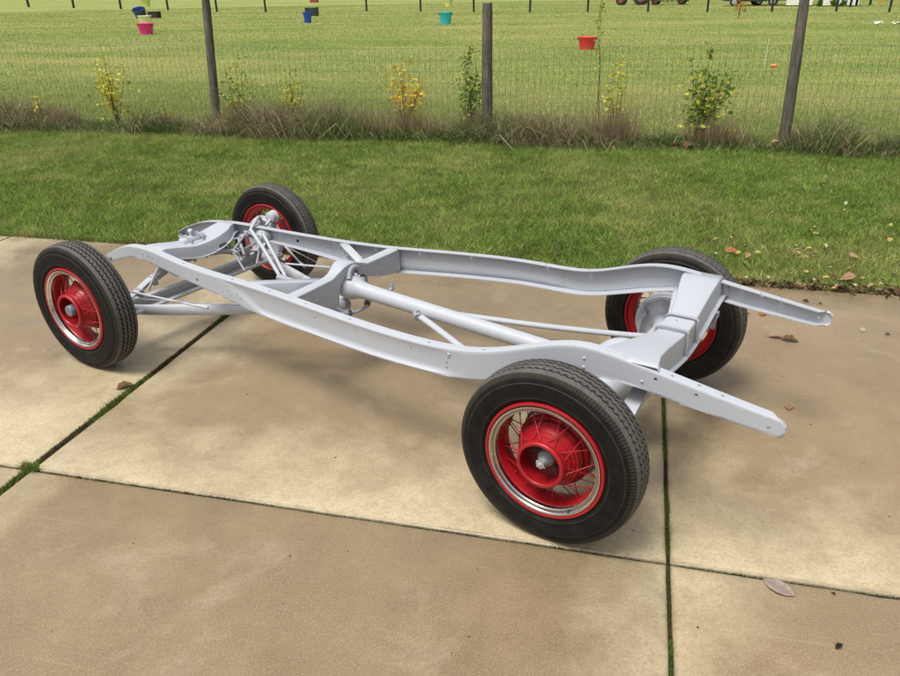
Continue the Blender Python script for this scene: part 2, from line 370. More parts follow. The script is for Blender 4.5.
# field grass beyond the fence, thinning and coarsening with distance
n = 520000; d = 9.6*(105/9.6)**(rng.random(n)**.95); a = rng.uniform(-R(35), R(35), n)+(.561614+CAR_YAW)
px = CX-np.sin(a)*d; py = CY+np.cos(a)*d; k = py > 7.35; px, py, d = px[k], py[k], d[k]; n = len(px)
c1 = fbm(px*.45, py, .35, 13); c2 = fbm(px*.6, py, 1.7, 19); c3 = rng.random(n)
col = lerp((.155, .240, .045), (.375, .440, .130), c3)
yel = np.clip((c1-.46)*5, 0, 1)*.7+np.clip((c2-.50)*4, 0, 1)*.4; yel = np.clip(yel, 0, .95)
col = col*(1-yel[:, None])+np.array((.60, .56, .22))*yel[:, None]
straw = rng.random(n) < .06+.12*yel; col[straw] = np.array((.44, .38, .19))*rng.uniform(.7, 1.1, (straw.sum(), 1))
blades('field_grass', px, py, np.full(n, -.022), (.022+.030*c3)*(1+d*.006), rng.uniform(.0045, .008, n)*(.4+d*.075), rng.uniform(.2, 1.1, n), col*rng.uniform(.7, 1.2, (n, 1)), M['blade'], two=False)
# ragged long grass and dry weeds along the fence line
n = 40000; px = rng.uniform(-11.2, 4.6, n); tall = fbm(px, px*0, .9, 31); t2 = vnoise(px, px*0, 2.7, 35)
bump_ = np.clip((tall-.36)*2.6+1.1*(t2-.5), .0, 1)
py = 6.98+rng.normal(0, .17, n)*(1+.3*tall)+.06*np.sin(px*1.7); c3 = rng.random(n)
h = (.08+.40*c3**2.0)*(.42+bump_*1.0); redp = np.clip((vnoise(px, px*0, .8, 41)-.30)*2.4, 0, 1)*np.where(px > .3, .35, .9)
col = lerp((.055, .110, .022), (.190, .260, .060), rng.random(n))
low = h < .17
mixr = rng.random(n) < .10+.62*redp*np.clip(h/.20, .15, 1); col[mixr] = lerp((.150, .110, .060), (.440, .360, .220), rng.random(n))[mixr]
st_ = rng.random(n) < .12; col[st_] = (.56, .47, .30)
lean_dir = np.where(rng.random(n) < .5, rng.normal(0, .8, n)+np.where(vnoise(px, px*0, 1.3, 91) > .5, 0, math.pi), rng.uniform(0, 6.28, n))
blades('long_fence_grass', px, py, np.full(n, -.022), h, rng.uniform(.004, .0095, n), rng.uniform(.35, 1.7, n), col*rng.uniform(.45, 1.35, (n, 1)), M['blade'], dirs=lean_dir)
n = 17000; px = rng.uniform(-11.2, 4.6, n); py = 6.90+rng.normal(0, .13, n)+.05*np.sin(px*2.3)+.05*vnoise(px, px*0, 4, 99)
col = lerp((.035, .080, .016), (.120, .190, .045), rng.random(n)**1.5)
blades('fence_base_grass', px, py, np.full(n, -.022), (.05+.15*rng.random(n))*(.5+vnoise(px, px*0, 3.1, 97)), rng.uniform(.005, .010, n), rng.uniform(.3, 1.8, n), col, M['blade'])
# feathery dry seed stems, thinner and taller
n = 8000; cen = np.array([-8.95, -8.5, -5.5, -5.0, -4.75, -4.1, -3.6, -3.1, -2.75, -2.1, -1.4, -.55, -.25, .75, 1.0, 1.9, -6.6, -9.6]); hh = np.array([.55, .45, .62, .55, .55, .68, .55, .64, .42, .58, .42, .55, .70, .50, .48, .36, .36, .48])
ci = rng.integers(0, len(cen), n); px = cen[ci]+rng.normal(0, .14, n); py = 7.02+rng.normal(0, .09, n)
h = hh[ci]*rng.uniform(.35, 1.0, n); col = lerp((.24, .170, .095), (.50, .41, .26), rng.random(n))
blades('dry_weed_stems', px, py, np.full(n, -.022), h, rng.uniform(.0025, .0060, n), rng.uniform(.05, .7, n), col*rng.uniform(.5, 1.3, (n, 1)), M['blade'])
# moss and soil in the joints
def strip(name, x0, y0, x1, y1, width, n, cols, hmax, wd=.004, pz=-.0075):
    t = rng.random(n); px = x0+(x1-x0)*t; py = y0+(y1-y0)*t; L = math.hypot(x1-x0, y1-y0)
    o = rng.normal(0, width/4.2, n); px = px+o*(y1-y0)/L; py = py-o*(x1-x0)/L
    ns = vnoise(px, py, 5, 51); h = hmax*rng.random(n)*np.clip(ns*1.7, .6, 1.2)
    col = lerp(cols[0], cols[1], rng.random(n)); dk = ns < .36; col[dk] = lerp((.060, .050, .022), (.12, .10, .045), rng.random(n))[dk]
    return blades(name, px, py, np.full(n, pz), h, np.full(n, wd), rng.uniform(.2, 1.2, n), col, M['blade'], two=False)
g1, g2 = (.055, .085, .014), (.170, .225, .040)
strip('joint_moss', -2.415, -3.6, -2.415, 2.1, .036, 24000, (g1, g2), .026, .005)
strip('joint_moss', .208, -3.6, .208, 2.1, .011, 12000, (g1, g2), .016, .003)
strip('joint_moss', -7.6, -.756, 2.83, -.756, .011, 9000, ((.012, .012, .006), (.055, .07, .016)), .011, .003)
strip('joint_moss', -5.038, -3.6, -5.038, 2.1, .014, 3500, (g1, g2), .024, .004)
# small green tuft where the two joints cross, litter band on the lawn edge
strip('grass_tuft', -2.47, -.735, -2.37, -.76, .05, 340, ((.09, .15, .02), (.2, .27, .06)), .045, .005, -.004)
# ------------------------------------------------------------------ the car chassis
car = bpy.data.objects.new('car_chassis', None); COL.objects.link(car); car.rotation_euler = (0, 0, CAR_YAW)
tag(car, 'bare vintage car chassis in light grey primer standing on four red wire wheels', 'car chassis')
WB = 2.692; TR = .344; HALF = .7055; ZC = TR-.004
# ---- side rails: x, half width to the web, top z, bottom z
RT = [(-3.085, .268, .425, .386), (-3.06, .271, .440, .386), (-3.02, .276, .462, .397), (-2.95, .285, .494, .424), (-2.88, .293, .518, .448), (-2.8, .303, .535, .468), (-2.7, .314, .544, .474), (-2.6, .327, .547, .470), (-2.5, .342, .543, .465), (-2.4, .357, .537, .458), (-2.3, .369, .532, .450), (-2.1, .387, .528, .434), (-1.9, .400, .528, .411), (-1.8, .407, .528, .397), (-1.7, .417, .529, .390), (-1.6, .429, .530, .387), (-1.5, .444, .531, .388), (-1.3, .480, .537, .399), (-1.1, .515, .543, .409), (-.9, .544, .548, .417), (-.75, .556, .550, .423), (-.6, .557, .551, .425), (-.5, .550, .554, .428), (-.4, .538, .564, .437), (-.3, .529, .589, .460), (-.2, .520, .624, .492), (-.1, .508, .657, .524), (0, .501, .675, .552), (.1, .501, .669, .570), (.2, .502, .653, .566), (.3, .503, .637, .552), (.4, .505, .622, .540), (.5, .507, .607, .532), (.6, .508, .592, .522), (.66, .508, .583, .518), (.69, .508, .580, .516)]
RTn = np.array(RT)
def rail_at(x): return [float(np.interp(x, RTn[:, 0], RTn[:, i])) for i in (1, 2, 3)]
def smooth_rt(x):
    hw = .05; acc = np.zeros(3)
    for q in np.linspace(-hw, hw, 7): acc += np.array(rail_at(min(max(x+q, -3.085), .69)))
    return acc/7
def sstep(a, b, x):
    t = min(1, max(0, (x-a)/(b-a))); return t*t*(3-2*t)
def rail_mesh(side):
    secs = []; xs = [-3.098, -3.096, -3.09, -3.08, -3.065, -3.045, -3.02]+list(np.linspace(-2.985, -2.10, 30))+list(np.linspace(-2.07, -1.60, 34))+list(np.linspace(-1.57, .640, 62))+[.655, .67, .682, .692, .699, .7045]
    for x in xs:
        w_, zt, zb = smooth_rt(x) if x < .66 else rail_at(min(x, .69))
        k = min(1, (x+3.0985)/.03) if x < -3.0 else min(1, (.7055-x)/.024) if x > .675 else 1; qm = .12 if x < 0 else .55
        q = math.sqrt(max(.0, 1-(1-k)**2)); mid = (zt+zb)/2; zt, zb = mid+(zt-mid)*max(q, qm), mid-(mid-zb)*max(q, qm)
        fl = .045*max(.10, 1-max(0, x-.655)/.040-max(0, x-.3)*.45) if x > .3 else .045*min(1, .35+(x+3.10)/.08)
        flb = fl
        Hh = zt-zb; rr = min(.007, Hh*.2); pts = []
        pts.append((w_-fl, zt)); pts.append((w_-rr-.002, zt)); pts.append((w_-rr*.3, zt-rr*.3)); pts.append((w_, zt-rr))
        for t in (.12, .22, .35, .5, .62, .72, .80, .86, .90, .95):
            st = -2.02+.34*t; a = sstep(st, st+.07, x)*(1-sstep(-.62, -.44, x))
            prof = np.interp(t, [0, .12, .3, .72, .80, .90, 1], [0, .25, .75, 1, .9, 0, 0])
            pts.append((w_-.0095*a*prof+.003*a*(t > .88), zb+Hh*(1-t)))
        a = sstep(-1.80, -1.60, x)*(1-sstep(-.62, -.44, x))
        pts.append((w_+.003*a, zb+rr)); pts.append((w_-rr*.3, zb+rr*.3)); pts.append((w_-rr-.002, zb)); pts.append((w_-flb, zb))
        secs.append([(x, side*y, z) for y, z in pts])
    b = MB(); b.loft(secs, closed=False, caps=False); return b
def holes(side):
    H = []      # side web holes (x, fraction from the top, radius)
    for x, t, r in [(-2.15, .30, .004), (-2.17, .62, .009), (-2.02, .22, .004), (-2.0, .5, .0035), (-1.97, .72, .0035), (-1.93, .35, .0035), (-1.92, .55, .0035), (-1.91, .75, .0035), (-1.85, .5, .0035), (-1.83, .66, .0035), (-2.62, .5, .004), (-2.58, .52, .004), (-2.52, .5, .004), (-1.28, .35, .004), (-.52, .36, .0045), (-.53, .52, .005), (-.53, .70, .0045), (.42, .3, .005), (.655, .6, .0055), (.28, .3, .0055), (-1.0, .3, .0035), (-.7, .28, .0035)]:
        w_, zt, zb = smooth_rt(x); H.append(((x, w_, zt-(zt-zb)*t), 'Y', r))
    for x, d in [(-2.3, .022), (-1.9, .02), (-1.62, .02), (-1.35, .02), (-1.05, .018), (-.62, .02), (-.38, .02), (.2, .02), (.33, .02), (.42, .028), (.5, .02)]:
        w_, zt, zb = smooth_rt(x); H.append(((x, w_-d, zt), 'Z', .0042))
    b = MB()
    for (x, y, z), ax, r in H:
        c = (x, side*y, z)
        d = Vector((0, .02, 0)) if ax == 'Y' else Vector((0, 0, .012))
        b.tube([Vector(c)-d, Vector(c)+d], r*1.25, 10)
    return b
def make_rail(side):
    b = rail_mesh(side); tmp = b.build('rail_tmp', M['grey'], angle=None)
    # outward normals decide the side the thickness grows to
    me = tmp.data; me.update()
    test = max(me.polygons, key=lambda q: q.area)
    if test.normal.y*side < 0:
        me.flip_normals()
    solid(tmp, .0045, -1)
    cut = holes(side).build('cut_tmp', None, angle=None)
    bo = tmp.modifiers.new('b', 'BOOLEAN'); bo.operation = 'DIFFERENCE'; bo.solver = 'EXACT'; bo.object = cut
    dg = bpy.context.evaluated_depsgraph_get(); dg.update()
    me2 = bpy.data.meshes.new_from_object(tmp.evaluated_get(dg)); me2.name = 'frame_rail'
    bpy.data.objects.remove(tmp); bpy.data.objects.remove(cut)
    if not me2.materials: me2.materials.append(M['grey'])
    me2.shade_smooth(); me2.set_sharp_from_angle(angle=R(32))
    return link('frame_rail', me2, car)
rails = {s_: make_rail(s_) for s_ in (-1, 1)}
riv = MB(); riv.rev([(0, .0035), (.003, .0032), (.0055, .0018), (.0065, 0), (.0065, -.002)], 12, 'Z'); riv_me = riv.mesh('rivet', M['grey'])
for s_ in (-1, 1):
    for x, t in [(.02, .38), (.02, .68), (.235, .62), (-.52, .2), (-2.68, .4)]:
        w_, zt, zb = smooth_rt(x); link('rivet', riv_me, rails[s_], loc=(x, s_*(w_+.0003), zt-(zt-zb)*t), rot=(-s_*math.pi/2, 0, 0))
    for x, d in [(.09, .024), (.155, .024), (-1.47, .02), (-1.53, .02), (-2.66, .02), (-2.72, .02)]:
        w_, zt, zb = smooth_rt(x); link('rivet', riv_me, rails[s_], loc=(x, s_*(w_-d), zt))
# spring-hanger bushing in each horn
for s_ in (-1, 1):
    b = MB(); b.tube([(-3.058, s_*.240, .412), (-3.058, s_*.288, .412)], .011, 14); b.build('horn_bushing', M['grey_cast'], rails[s_])

def channel(name, stations, th=.005, mat='grey', parent=None, lip=.018):
    # stations: (y, x0, x1, ztop, depth, splay): inverted U across the car with small out-turned lips
    secs = []
    for y, x0, x1, z, dp, sp_ in stations:
        r_ = .008
        secs.append([(x0-sp_-lip, y, z-dp), (x0-sp_, y, z-dp), (x0, y, z-r_), (x0+r_*.3, y, z-r_*.3), (x0+r_, y, z), (x1-r_, y, z), (x1-r_*.3, y, z-r_*.3), (x1, y, z-r_), (x1+sp_, y, z-dp), (x1+sp_+lip, y, z-dp)])
    b = MB(); b.loft(secs, closed=False, caps=False)
    o = b.build(name, M[mat], parent or car, angle=40); solid(o, th, 0); return o
# ---- rear crossmember
rc = channel('rear_crossmember', [(-.498, .045, .285, .654, .075, .01), (-.46, .055, .275, .655, .078, .01), (-.40, .075, .262, .652, .082, .01), (-.30, .105, .258, .640, .088, .008), (-.20, .128, .256, .622, .092, .006), (-.12, .143, .254, .606, .094, .004), (-.04, .150, .254, .598, .094, .003),
    (.04, .150, .254, .600, .094, .003), (.12, .143, .253, .612, .095, .004), (.22, .128, .252, .630, .093, .006), (.33, .106, .250, .647, .088, .008), (.42, .090, .249, .657, .082, .01), (.498, .082, .249, .657, .075, .01)], lip=.02)
b = MB(); b.box((.142, -.045, .560), (.262, .055, .611)); o = bevel(b.build('spring_clamp_plate', M['grey'], rc), .008, 3)
for y in (-.062, .072):
    b = MB(); b.tube(bez([(.138, y, .495), (.138, y, .585), (.146, y, .612), (.20, y, .616), (.258, y, .612), (.266, y, .585), (.266, y, .495)], 6), .0062, 10); b.build('u_bolt', M['grey_cast'], rc)
b = MB(); b.rev([(0, .004), (.006, .003), (.008, 0)], 14, 'Z', (.19, .02, .6112)); b.build('bolt_head', M['steel'], rc)
for s_ in (-1, 1):
    b = MB(); b.prism([(.05, .575), (.10, .645), (.27, .64), (.285, .575)], 'Y', s_*.494, s_*.488); b.build('gusset', M['grey'], rc)
# ---- centre K member
def web(poly, x, th=.005):
    b = MB(); b.prism(poly, 'X', x, x+th); return b
cm_poly = [(-.424, .524), (-.14, .530), (-.09, .548), (-.04, .566), (.04, .566), (.09, .548), (.14, .530), (.424, .524), (.424, .398), (.34, .405), (.24, .425), (.16, .45), (.095, .485), (.055, .505), (0, .512), (-.055, .505), (-.085, .48), (-.098, .42), (-.105, .375), (-.125, .352), (-.165, .348), (-.20, .365), (-.27, .40), (-.34, .395), (-.424, .398)]
cm = web(cm_poly, -1.462, .005).build('center_crossmember', M['grey'], car)
b = MB(); top = [(y, z+.0025) for y, z in cm_poly[:8]]
secs = []
for y, z in bez([(0, y, z) for y, z in [(-.424, .5285), (-.30, .5285), (-.16, .5295), (-.10, .541), (-.05, .564), (0, .572), (.05, .564), (.10, .541), (.16, .5295), (.30, .5285), (.424, .5285)]], 5) and [(v.y, v.z) for v in bez([(0, y, z) for y, z in [(-.424, .5285), (-.30, .5285), (-.16, .5295), (-.10, .541), (-.05, .564), (0, .572), (.05, .564), (.10, .541), (.16, .5295), (.30, .5285), (.424, .5285)]], 5)]:
    wd_ = .062+.028*math.exp(-(y/.07)**2)
    secs.append([(-1.457-wd_, y, z-.006), (-1.457-wd_+.004, y, z), (-1.460, y, z), (-1.4555, y, z-.004), (-1.4555, y, z-.008), (-1.457-wd_, y, z-.011)])
b.loft(secs); b.build('top_flange', M['grey'], cm, angle=50)
b = MB(); b.prism([(y, z-.012) for y, z in [(-.415, .522), (-.15, .528), (-.15, .42), (-.415, .41)]], 'X', -1.522, -1.517); b.build('front_web', M['grey_cast'], cm)
b = MB(); b.prism([(y, z-.012) for y, z in [(.415, .522), (.15, .528), (.15, .45), (.415, .41)]], 'X', -1.522, -1.517); b.build('front_web', M['grey_cast'], cm)
for s_ in (-1, 1):
    # diagonal K leg from the rail to the crossmember
    A = Vector((-1.80, s_*.362, .5235)); B = Vector((-1.500, s_*.150, .5255)); dr = (B-A).normalized(); nn = Vector((-dr.y, dr.x, 0))
    secs = []
    for k_, dep in ((0, .085), (.25, .095), (.6, .11), (1, .15)):
        q = A.lerp(B, k_)
        secs.append([q-nn*.026*s_+Vector((0, 0, -.002)), q+nn*.020*s_+Vector((0, 0, -.002)), q+nn*.022*s_+Vector((0, 0, -.008)), q+nn*.022*s_+Vector((0, 0, -dep)), q-nn*.010*s_+Vector((0, 0, -dep))])
    b = MB(); b.loft(secs, closed=False, caps=False); o = b.build('diagonal_leg', M['grey'], cm, angle=40); solid(o, .0045, 0)
    # drop leg towards the ball support
    b = MB(); b.tube([(-1.50, s_*.16, .40), (-1.44, s_*.10, .345), (-1.415, s_*.055, .338)], [.014, .013, .013], 10); b.build('support_arm', M['grey_cast'], cm)
    for j_, (yy, zz) in enumerate([(.20, .47), (.26, .46), (.23, .43), (.33, .49), (.38, .46)]):
        o = link('rivet', riv_me, cm, loc=(-1.4568, s_*yy, zz), rot=(0, math.pi/2, 0))
b = MB(); b.tube(bez([(-1.43, -.16, .357), (-1.405, -.06, .336), (-1.40, 0, .333), (-1.405, .06, .336), (-1.43, .13, .357)], 5), .0085, 10); b.build('ball_strap', M['grey_cast'], cm)
for y in (-.085, .06):
    b = MB(); b.rev([(0, -.016), (.008, -.016), (.008, -.008), (.014, -.008), (.014, .008), (.008, .008), (.008, .022), (0, .022)], 8, 'Z', (-1.408, y, .340)); b.build('bolt', M['dark_metal'], cm)

# ---- torque tube (bell at the front), rear axle
tq = MB(); a0 = Vector((-1.475, 0, .447)); a1 = Vector((-.12, 0, .353)); L = (a1-a0).length
pr = [(0, .062), (.012, .066), (.035, .065), (.055, .056), (.080, .046), (.12, .0405), (.2, .039), (.6, .0375), (1, .0365), (L-.12, .036), (L-.05, .045), (L, .065)]
tq.tube([a0+(a1-a0)*(h_/L) for h_, _ in pr], [r_ for _, r_ in pr], 32); tqo = tq.build('torque_tube', M['grey'], car, angle=50)
b = MB(); b.rev([(0, -.062), (.025, -.058), (.046, -.04), (.058, -.014), (.062, .012), (.055, .04)], 28, 'X', (-1.482, 0, .447)); b.build('torque_ball', M['grey_cast'], tqo, angle=60)
b = MB(); b.tube(bez([(-1.44, -.035, .50), (-1.452, -.01, .535), (-1.45, .02, .548), (-1.447, .05, .53), (-1.445, .058, .50)], 6), [.014]*25, 10); b.build('bell_lug', M['grey_cast'], tqo, angle=60)
b = MB(); b.tube([(-1.24, .03, .455), (-1.24, .066, .462)], .010, 10); b.tube([(-1.24, .052, .45), (-1.24, .052, .485)], .006, 8); b.build('speedometer_fitting', M['grey_cast'], tqo)
for s_ in (-1, 1):
    rp = [(-1.02, s_*.038, .395), (-.9, s_*.085, .383), (-.5, s_*.262, .340), (-.12, s_*.455, .302), (-.03, s_*.53, .290)]
    b = MB(); b.tube(bez(rp, 5), .0175, 14, flat=.8); ro = b.build('radius_rod', M['grey'], car, angle=60)
    b = MB(); b.tube([(-1.035, s_*.028, .40), (-1.005, s_*.060, .394)], .020, 12); b.tube([(-1.02, s_*.045, .37), (-1.02, s_*.045, .425)], .008, 8); b.build('clamp', M['grey_cast'], ro)
ax = MB(); ax.rev([(0, -.10), (.065, -.098), (.12, -.07), (.148, -.03), (.152, 0), (.148, .03), (.12, .07), (.065, .098), (0, .10)], 32, 'Y', (0, 0, ZC))
axo = ax.build('rear_axle', M['grey'], car, angle=50)
for s_ in (-1, 1):
    b = MB(); b.rev([(.078, s_*.085), (.062, s_*.14), (.046, s_*.26), (.038, s_*.40), (.036, s_*.50), (.045, s_*.535), (.062, s_*.555), (.062, s_*.575)], 24, 'Y', (0, 0, ZC)); b.build('axle_tube', M['grey'], axo, angle=50)
    for k_ in range(10):
        a_ = 2*math.pi*k_/10; b = MB(); b.tube([(.105*math.cos(a_), s_*.082, ZC+.105*math.sin(a_)), (.105*math.cos(a_), s_*.096, ZC+.105*math.sin(a_))], .008, 6); b.build('axle_bolt', M['grey_cast'], axo)
    # spring perch and backing plate with its fittings
    b = MB(); b.tube([(0, s_*.50, ZC), (.09, s_*.52, ZC+.03), (.165, s_*.545, ZC+.05)], [.032, .024, .020], 12); b.build('spring_perch', M['grey_cast'], axo)
    bp = MB(); y0 = s_*.580; y1 = s_*.600
    bp.rev([(0, y0-s_*.012), (.05, y0-s_*.012), (.07, y0-s_*.004), (.085, y0), (.12, y0), (.128, y0-s_*.008), (.140, y0-s_*.008), (.145, y0), (.151, y0+s_*.002), (.154, y1), (.154, y1+s_*.012), (.148, y1+s_*.012), (.146, y1), (0, y1)], 48, 'Y', (0, 0, ZC)); bpo = bp.build('backing_plate', M['grey'], axo, angle=35)
    for (dx, dz, r_, l_) in ((-.105, .045, .017, .035), (-.10, .09, .010, .02), (.105, .045, .014, .03), (-.07, -.08, .012, .02), (0, .115, .018, .04), (.08, -.08, .012, .02)):
        b = MB(); b.tube([(dx, y0, ZC+dz), (dx, y0-s_*l_, ZC+dz)], r_, 12); b.build('brake_fitting', M['grey_cast'], bpo)
    b = MB(); b.tube([(-.105, y0-s_*.028, ZC+.05), (-.115, y0-s_*.03, ZC-.02), (-.12, y0-s_*.03, ZC-.09)], [.010, .008, .007], 8); b.build('brake_lever', M['grey_cast'], bpo)
def leaf_spring(name, x, pts, wd, n_leaf, th, dz, short):
    root = None
    P = bez([(0, y, z) for y, z in pts], 6)
    for k_ in range(n_leaf):
        f_ = 1-short*k_; lim = pts[-1][0]*f_
        q = [v for v in P if abs(v.y) <= lim+1e-6]; z_ = [(v.y, v.z+dz*k_*th) for v in q]
        secs = [[(x-wd/2, y, z-th/2), (x+wd/2, y, z-th/2), (x+wd/2, y, z+th/2-.0008), (x-wd/2, y, z+th/2-.0008)] for y, z in z_]
        b = MB(); b.loft(secs); o = b.build(name if root is None else 'spring_leaf', M['grey'] if k_ % 2 == 0 else M['grey_cast'], root or car, angle=30)
        root = root or o
    return root
rs = leaf_spring('rear_spring', .200, [(-.60, .435), (-.52, .470), (-.35, .508), (-.15, .530), (0, .536), (.15, .530), (.35, .508), (.52, .470), (.60, .435)], .057, 6, .0085, -1, .12)
for s_ in (-1, 1):
    b = MB(); b.tube([(.165, s_*.60, .435), (.235, s_*.60, .435)], .015, 12); b.tube([(.172, s_*.60, .435), (.165, s_*.548, .392)], .010, 8); b.tube([(.228, s_*.60, .435), (.222, s_*.548, .392)], .010, 8); b.tube([(.15, s_*.548, .392), (.235, s_*.548, .392)], .014, 12); b.build('shackle', M['grey_cast'], rs)
# ---- front end
fc = channel('front_crossmember', [(-.300, -2.715, -2.560, .541, .050, .008), (-.25, -2.718, -2.560, .540, .056, .008), (-.18, -2.722, -2.556, .528, .062, .01), (-.10, -2.722, -2.550, .511, .066, .01), (-.04, -2.720, -2.548, .503, .068, .01),
    (.04, -2.720, -2.548, .503, .068, .01), (.12, -2.720, -2.550, .514, .066, .012), (.20, -2.716, -2.560, .530, .060, .012), (.25, -2.708, -2.585, .542, .052, .008), (.300, -2.704, -2.600, .5435, .045, .006)], lip=.016)
for y in (-.045, .040):
    b = MB(); b.tube(bez([(-2.690, y, .40), (-2.690, y, .49), (-2.678, y, .528), (-2.64, y, .545), (-2.602, y, .528), (-2.590, y, .49), (-2.590, y, .40)], 6), .0075, 10); b.build('u_bolt', M['grey_cast'], fc, angle=60)
b = MB(); b.box((-2.695, -.068, .497), (-2.585, .060, .511)); bevel(b.build('spring_pad', M['grey'], fc), .006, 2)
b = MB(); b.tube([(-2.64, -.085, .508), (-2.64, -.078, .508), (-2.64, .072, .508), (-2.64, .080, .508)], [.026, .032, .032, .026], 20); b.build('spring_saddle', M['grey'], fc, angle=50)
b = MB(); b.tube([(-2.64, .0, .53), (-2.64, .0, .556)], .014, 12); b.tube([(-2.655, 0, .562), (-2.625, 0, .562)], .015, 14); b.build('mount_lug', M['grey'], fc, angle=60)
fs_ = leaf_spring('front_spring', -2.655, [(-.50, .300), (-.44, .318), (-.32, .368), (-.18, .412), (-.06, .436), (0, .438), (.06, .436), (.18, .412), (.32, .368), (.44, .318), (.50, .300)], .045, 7, .0068, -1, .11)
for s_ in (-1, 1):
    for yy, zz in ((.30, .363), (.40, .325)):
        b = MB(); b.box((-2.684, s_*yy-.012, zz-.034), (-2.626, s_*yy+.012, zz+.014)); bevel(b.build('spring_clip', M['grey_cast'], fs_), .004)
    b = MB(); b.tube([(-2.69, s_*.50, .300), (-2.62, s_*.50, .300)], .015, 12); b.tube([(-2.685, s_*.50, .30), (-2.685, s_*.53, .262)], .009, 8); b.tube([(-2.625, s_*.50, .30), (-2.625, s_*.53, .262)], .009, 8); b.build('shackle', M['grey_cast'], fs_)
# I-beam axle
AX = bez([(-2.675, y, z) for y, z in [(-.615, .345), (-.60, .335), (-.56, .285), (-.50, .256), (-.30, .247), (0, .243), (.30, .247), (.50, .256), (.56, .285), (.60, .335), (.615, .345)]], 4)
secs = []
for v in AX:
    hw, hh, wt = .024, .027, .006; c_ = [(-hw, -hh), (hw, -hh), (hw, -hh+.009), (wt, -hh+.013), (wt, hh-.013), (hw, hh-.009), (hw, hh), (-hw, hh), (-hw, hh-.009), (-wt, hh-.013), (-wt, -hh+.013), (-hw, -hh+.009)]
    secs.append([(v.x+a_, v.y, v.z+b_) for a_, b_ in c_])
b = MB(); b.loft(secs); fa = b.build('front_axle', M['grey'], car, angle=40)
for s_ in (-1, 1):
    b = MB(); b.tube([(-2.690, s_*.618, .27), (-2.686, s_*.608, .41)], .021, 16); b.tube([(-2.689, s_*.615, .335), (-2.692, s_*.655, ZC)], [.034, .028], 16); b.build('steering_knuckle', M['grey_cast'], fa)
    b = MB(); b.tube(bez([(-2.685, s_*.60, .285), (-2.60, s_*.57, .262), (-2.54, s_*.555, .262)], 5), .012, 10); b.build('steering_arm', M['grey_cast'], fa)
    fb = MB(); y0 = s_*.610; y1 = s_*.628
    fb.rev([(0, y0-s_*.010), (.04, y0-s_*.010), (.06, y0-s_*.003), (.08, y0), (.118, y0), (.126, y0-s_*.008), (.138, y0-s_*.008), (.144, y0), (.151, y0+s_*.002), (.154, y1), (.148, y1+s_*.008), (0, y1+s_*.008)], 48, 'Y', (-WB, 0, ZC)); fbo = fb.build('backing_plate', M['grey'], fa, angle=35)
    for (dx, dz, r_, l_) in ((-.10, .05, .015, .03), (.10, .05, .015, .03), (0, .115, .02, .05), (.07, -.08, .012, .02), (-.07, -.08, .012, .02)):
        b = MB(); b.tube([(-WB+dx, y0, ZC+dz), (-WB+dx, y0-s_*l_, ZC+dz)], r_, 12); b.build('brake_fitting', M['grey_cast'], fbo)
    # wishbone arm
    b = MB(); b.tube(bez([(-2.655, s_*.525, .262), (-2.45, s_*.440, .268), (-2.1, s_*.285, .290), (-1.75, s_*.120, .318), (-1.53, s_*.018, .336)], 5), [.014+.004*math.sin(math.pi*k_/20) for k_ in range(21)], 16, flat=1.85)
    wb_ = b.build('wishbone_arm', M['grey'], car, angle=60)
    b = MB(); b.tube([(-2.70, s_*.53, .262), (-2.63, s_*.52, .262)], .022, 14); b.build('wishbone_end', M['grey_cast'], wb_)
b = MB(); b.tube([(-2.53, -.555, .262), (-2.53, .555, .262)], .0115, 12); tie = b.build('tie_rod', M['grey'], car)
for s_ in (-1, 1):
    b = MB(); b.tube([(-2.53, s_*.535, .262), (-2.53, s_*.585, .262)], .017, 12); b.tube([(-2.53, s_*.558, .24), (-2.53, s_*.558, .285)], .011, 10); b.build('rod_end', M['grey_cast'], tie)
b = MB(); b.rev([(0, -.035), (.022, -.03), (.034, -.01), (.036, .01), (.026, .03), (0, .036)], 20, 'X', (-1.52, 0, .336)); b.build('wishbone_ball', M['grey_cast'], car)
for s_ in (-1, 1):
    # brake pull rods
    b = MB(); b.tube([(-2.60, s_*.585, .415), (-2.197, s_*.40, .332), (-2.13, s_*.372, .322)], [.0062, .0062, .009], 10); pr_ = b.build('brake_rod', M['grey'], car)
    b = MB(); b.tube([(-2.58, s_*.575, .36), (-1.62, s_*.225, .368)], .0032, 8); b.build('brake_cable', M['grey_cast'], car)
b = MB(); b.prism([(-2.10, .318), (-2.02, .326), (-2.02, .338), (-2.10, .334)], 'Y', -.345, -.33)
# lever shock absorbers on the rails, with links to the axle
for s_ in (-1, 1):
    w_, zt, zb = smooth_rt(-2.40)
    sh_ = MB(); yy = w_-.008
    sh_.rev([(0, s_*(yy-.060)), (.020, s_*(yy-.060)), (.026, s_*(yy-.052)), (.040, s_*(yy-.048)), (.042, s_*(yy-.020)), (.046, s_*(yy-.014)), (.046, s_*yy), (0, s_*yy)], 28, 'Y', (-2.40, 0, .482)); sho = sh_.build('shock_absorber', M['grey'], car, angle=40)
    b = MB(); b.tube([(-2.40, s_*(yy-.045), .482), (-2.47, s_*(yy-.055), .500), (-2.53, s_*(yy-.040), .492)], [.014, .011, .010], 10); b.tube([(-2.53, s_*(yy-.04), .50), (-2.60, s_*.38, .33)], .008, 8); b.build('shock_arm', M['grey'], sho)
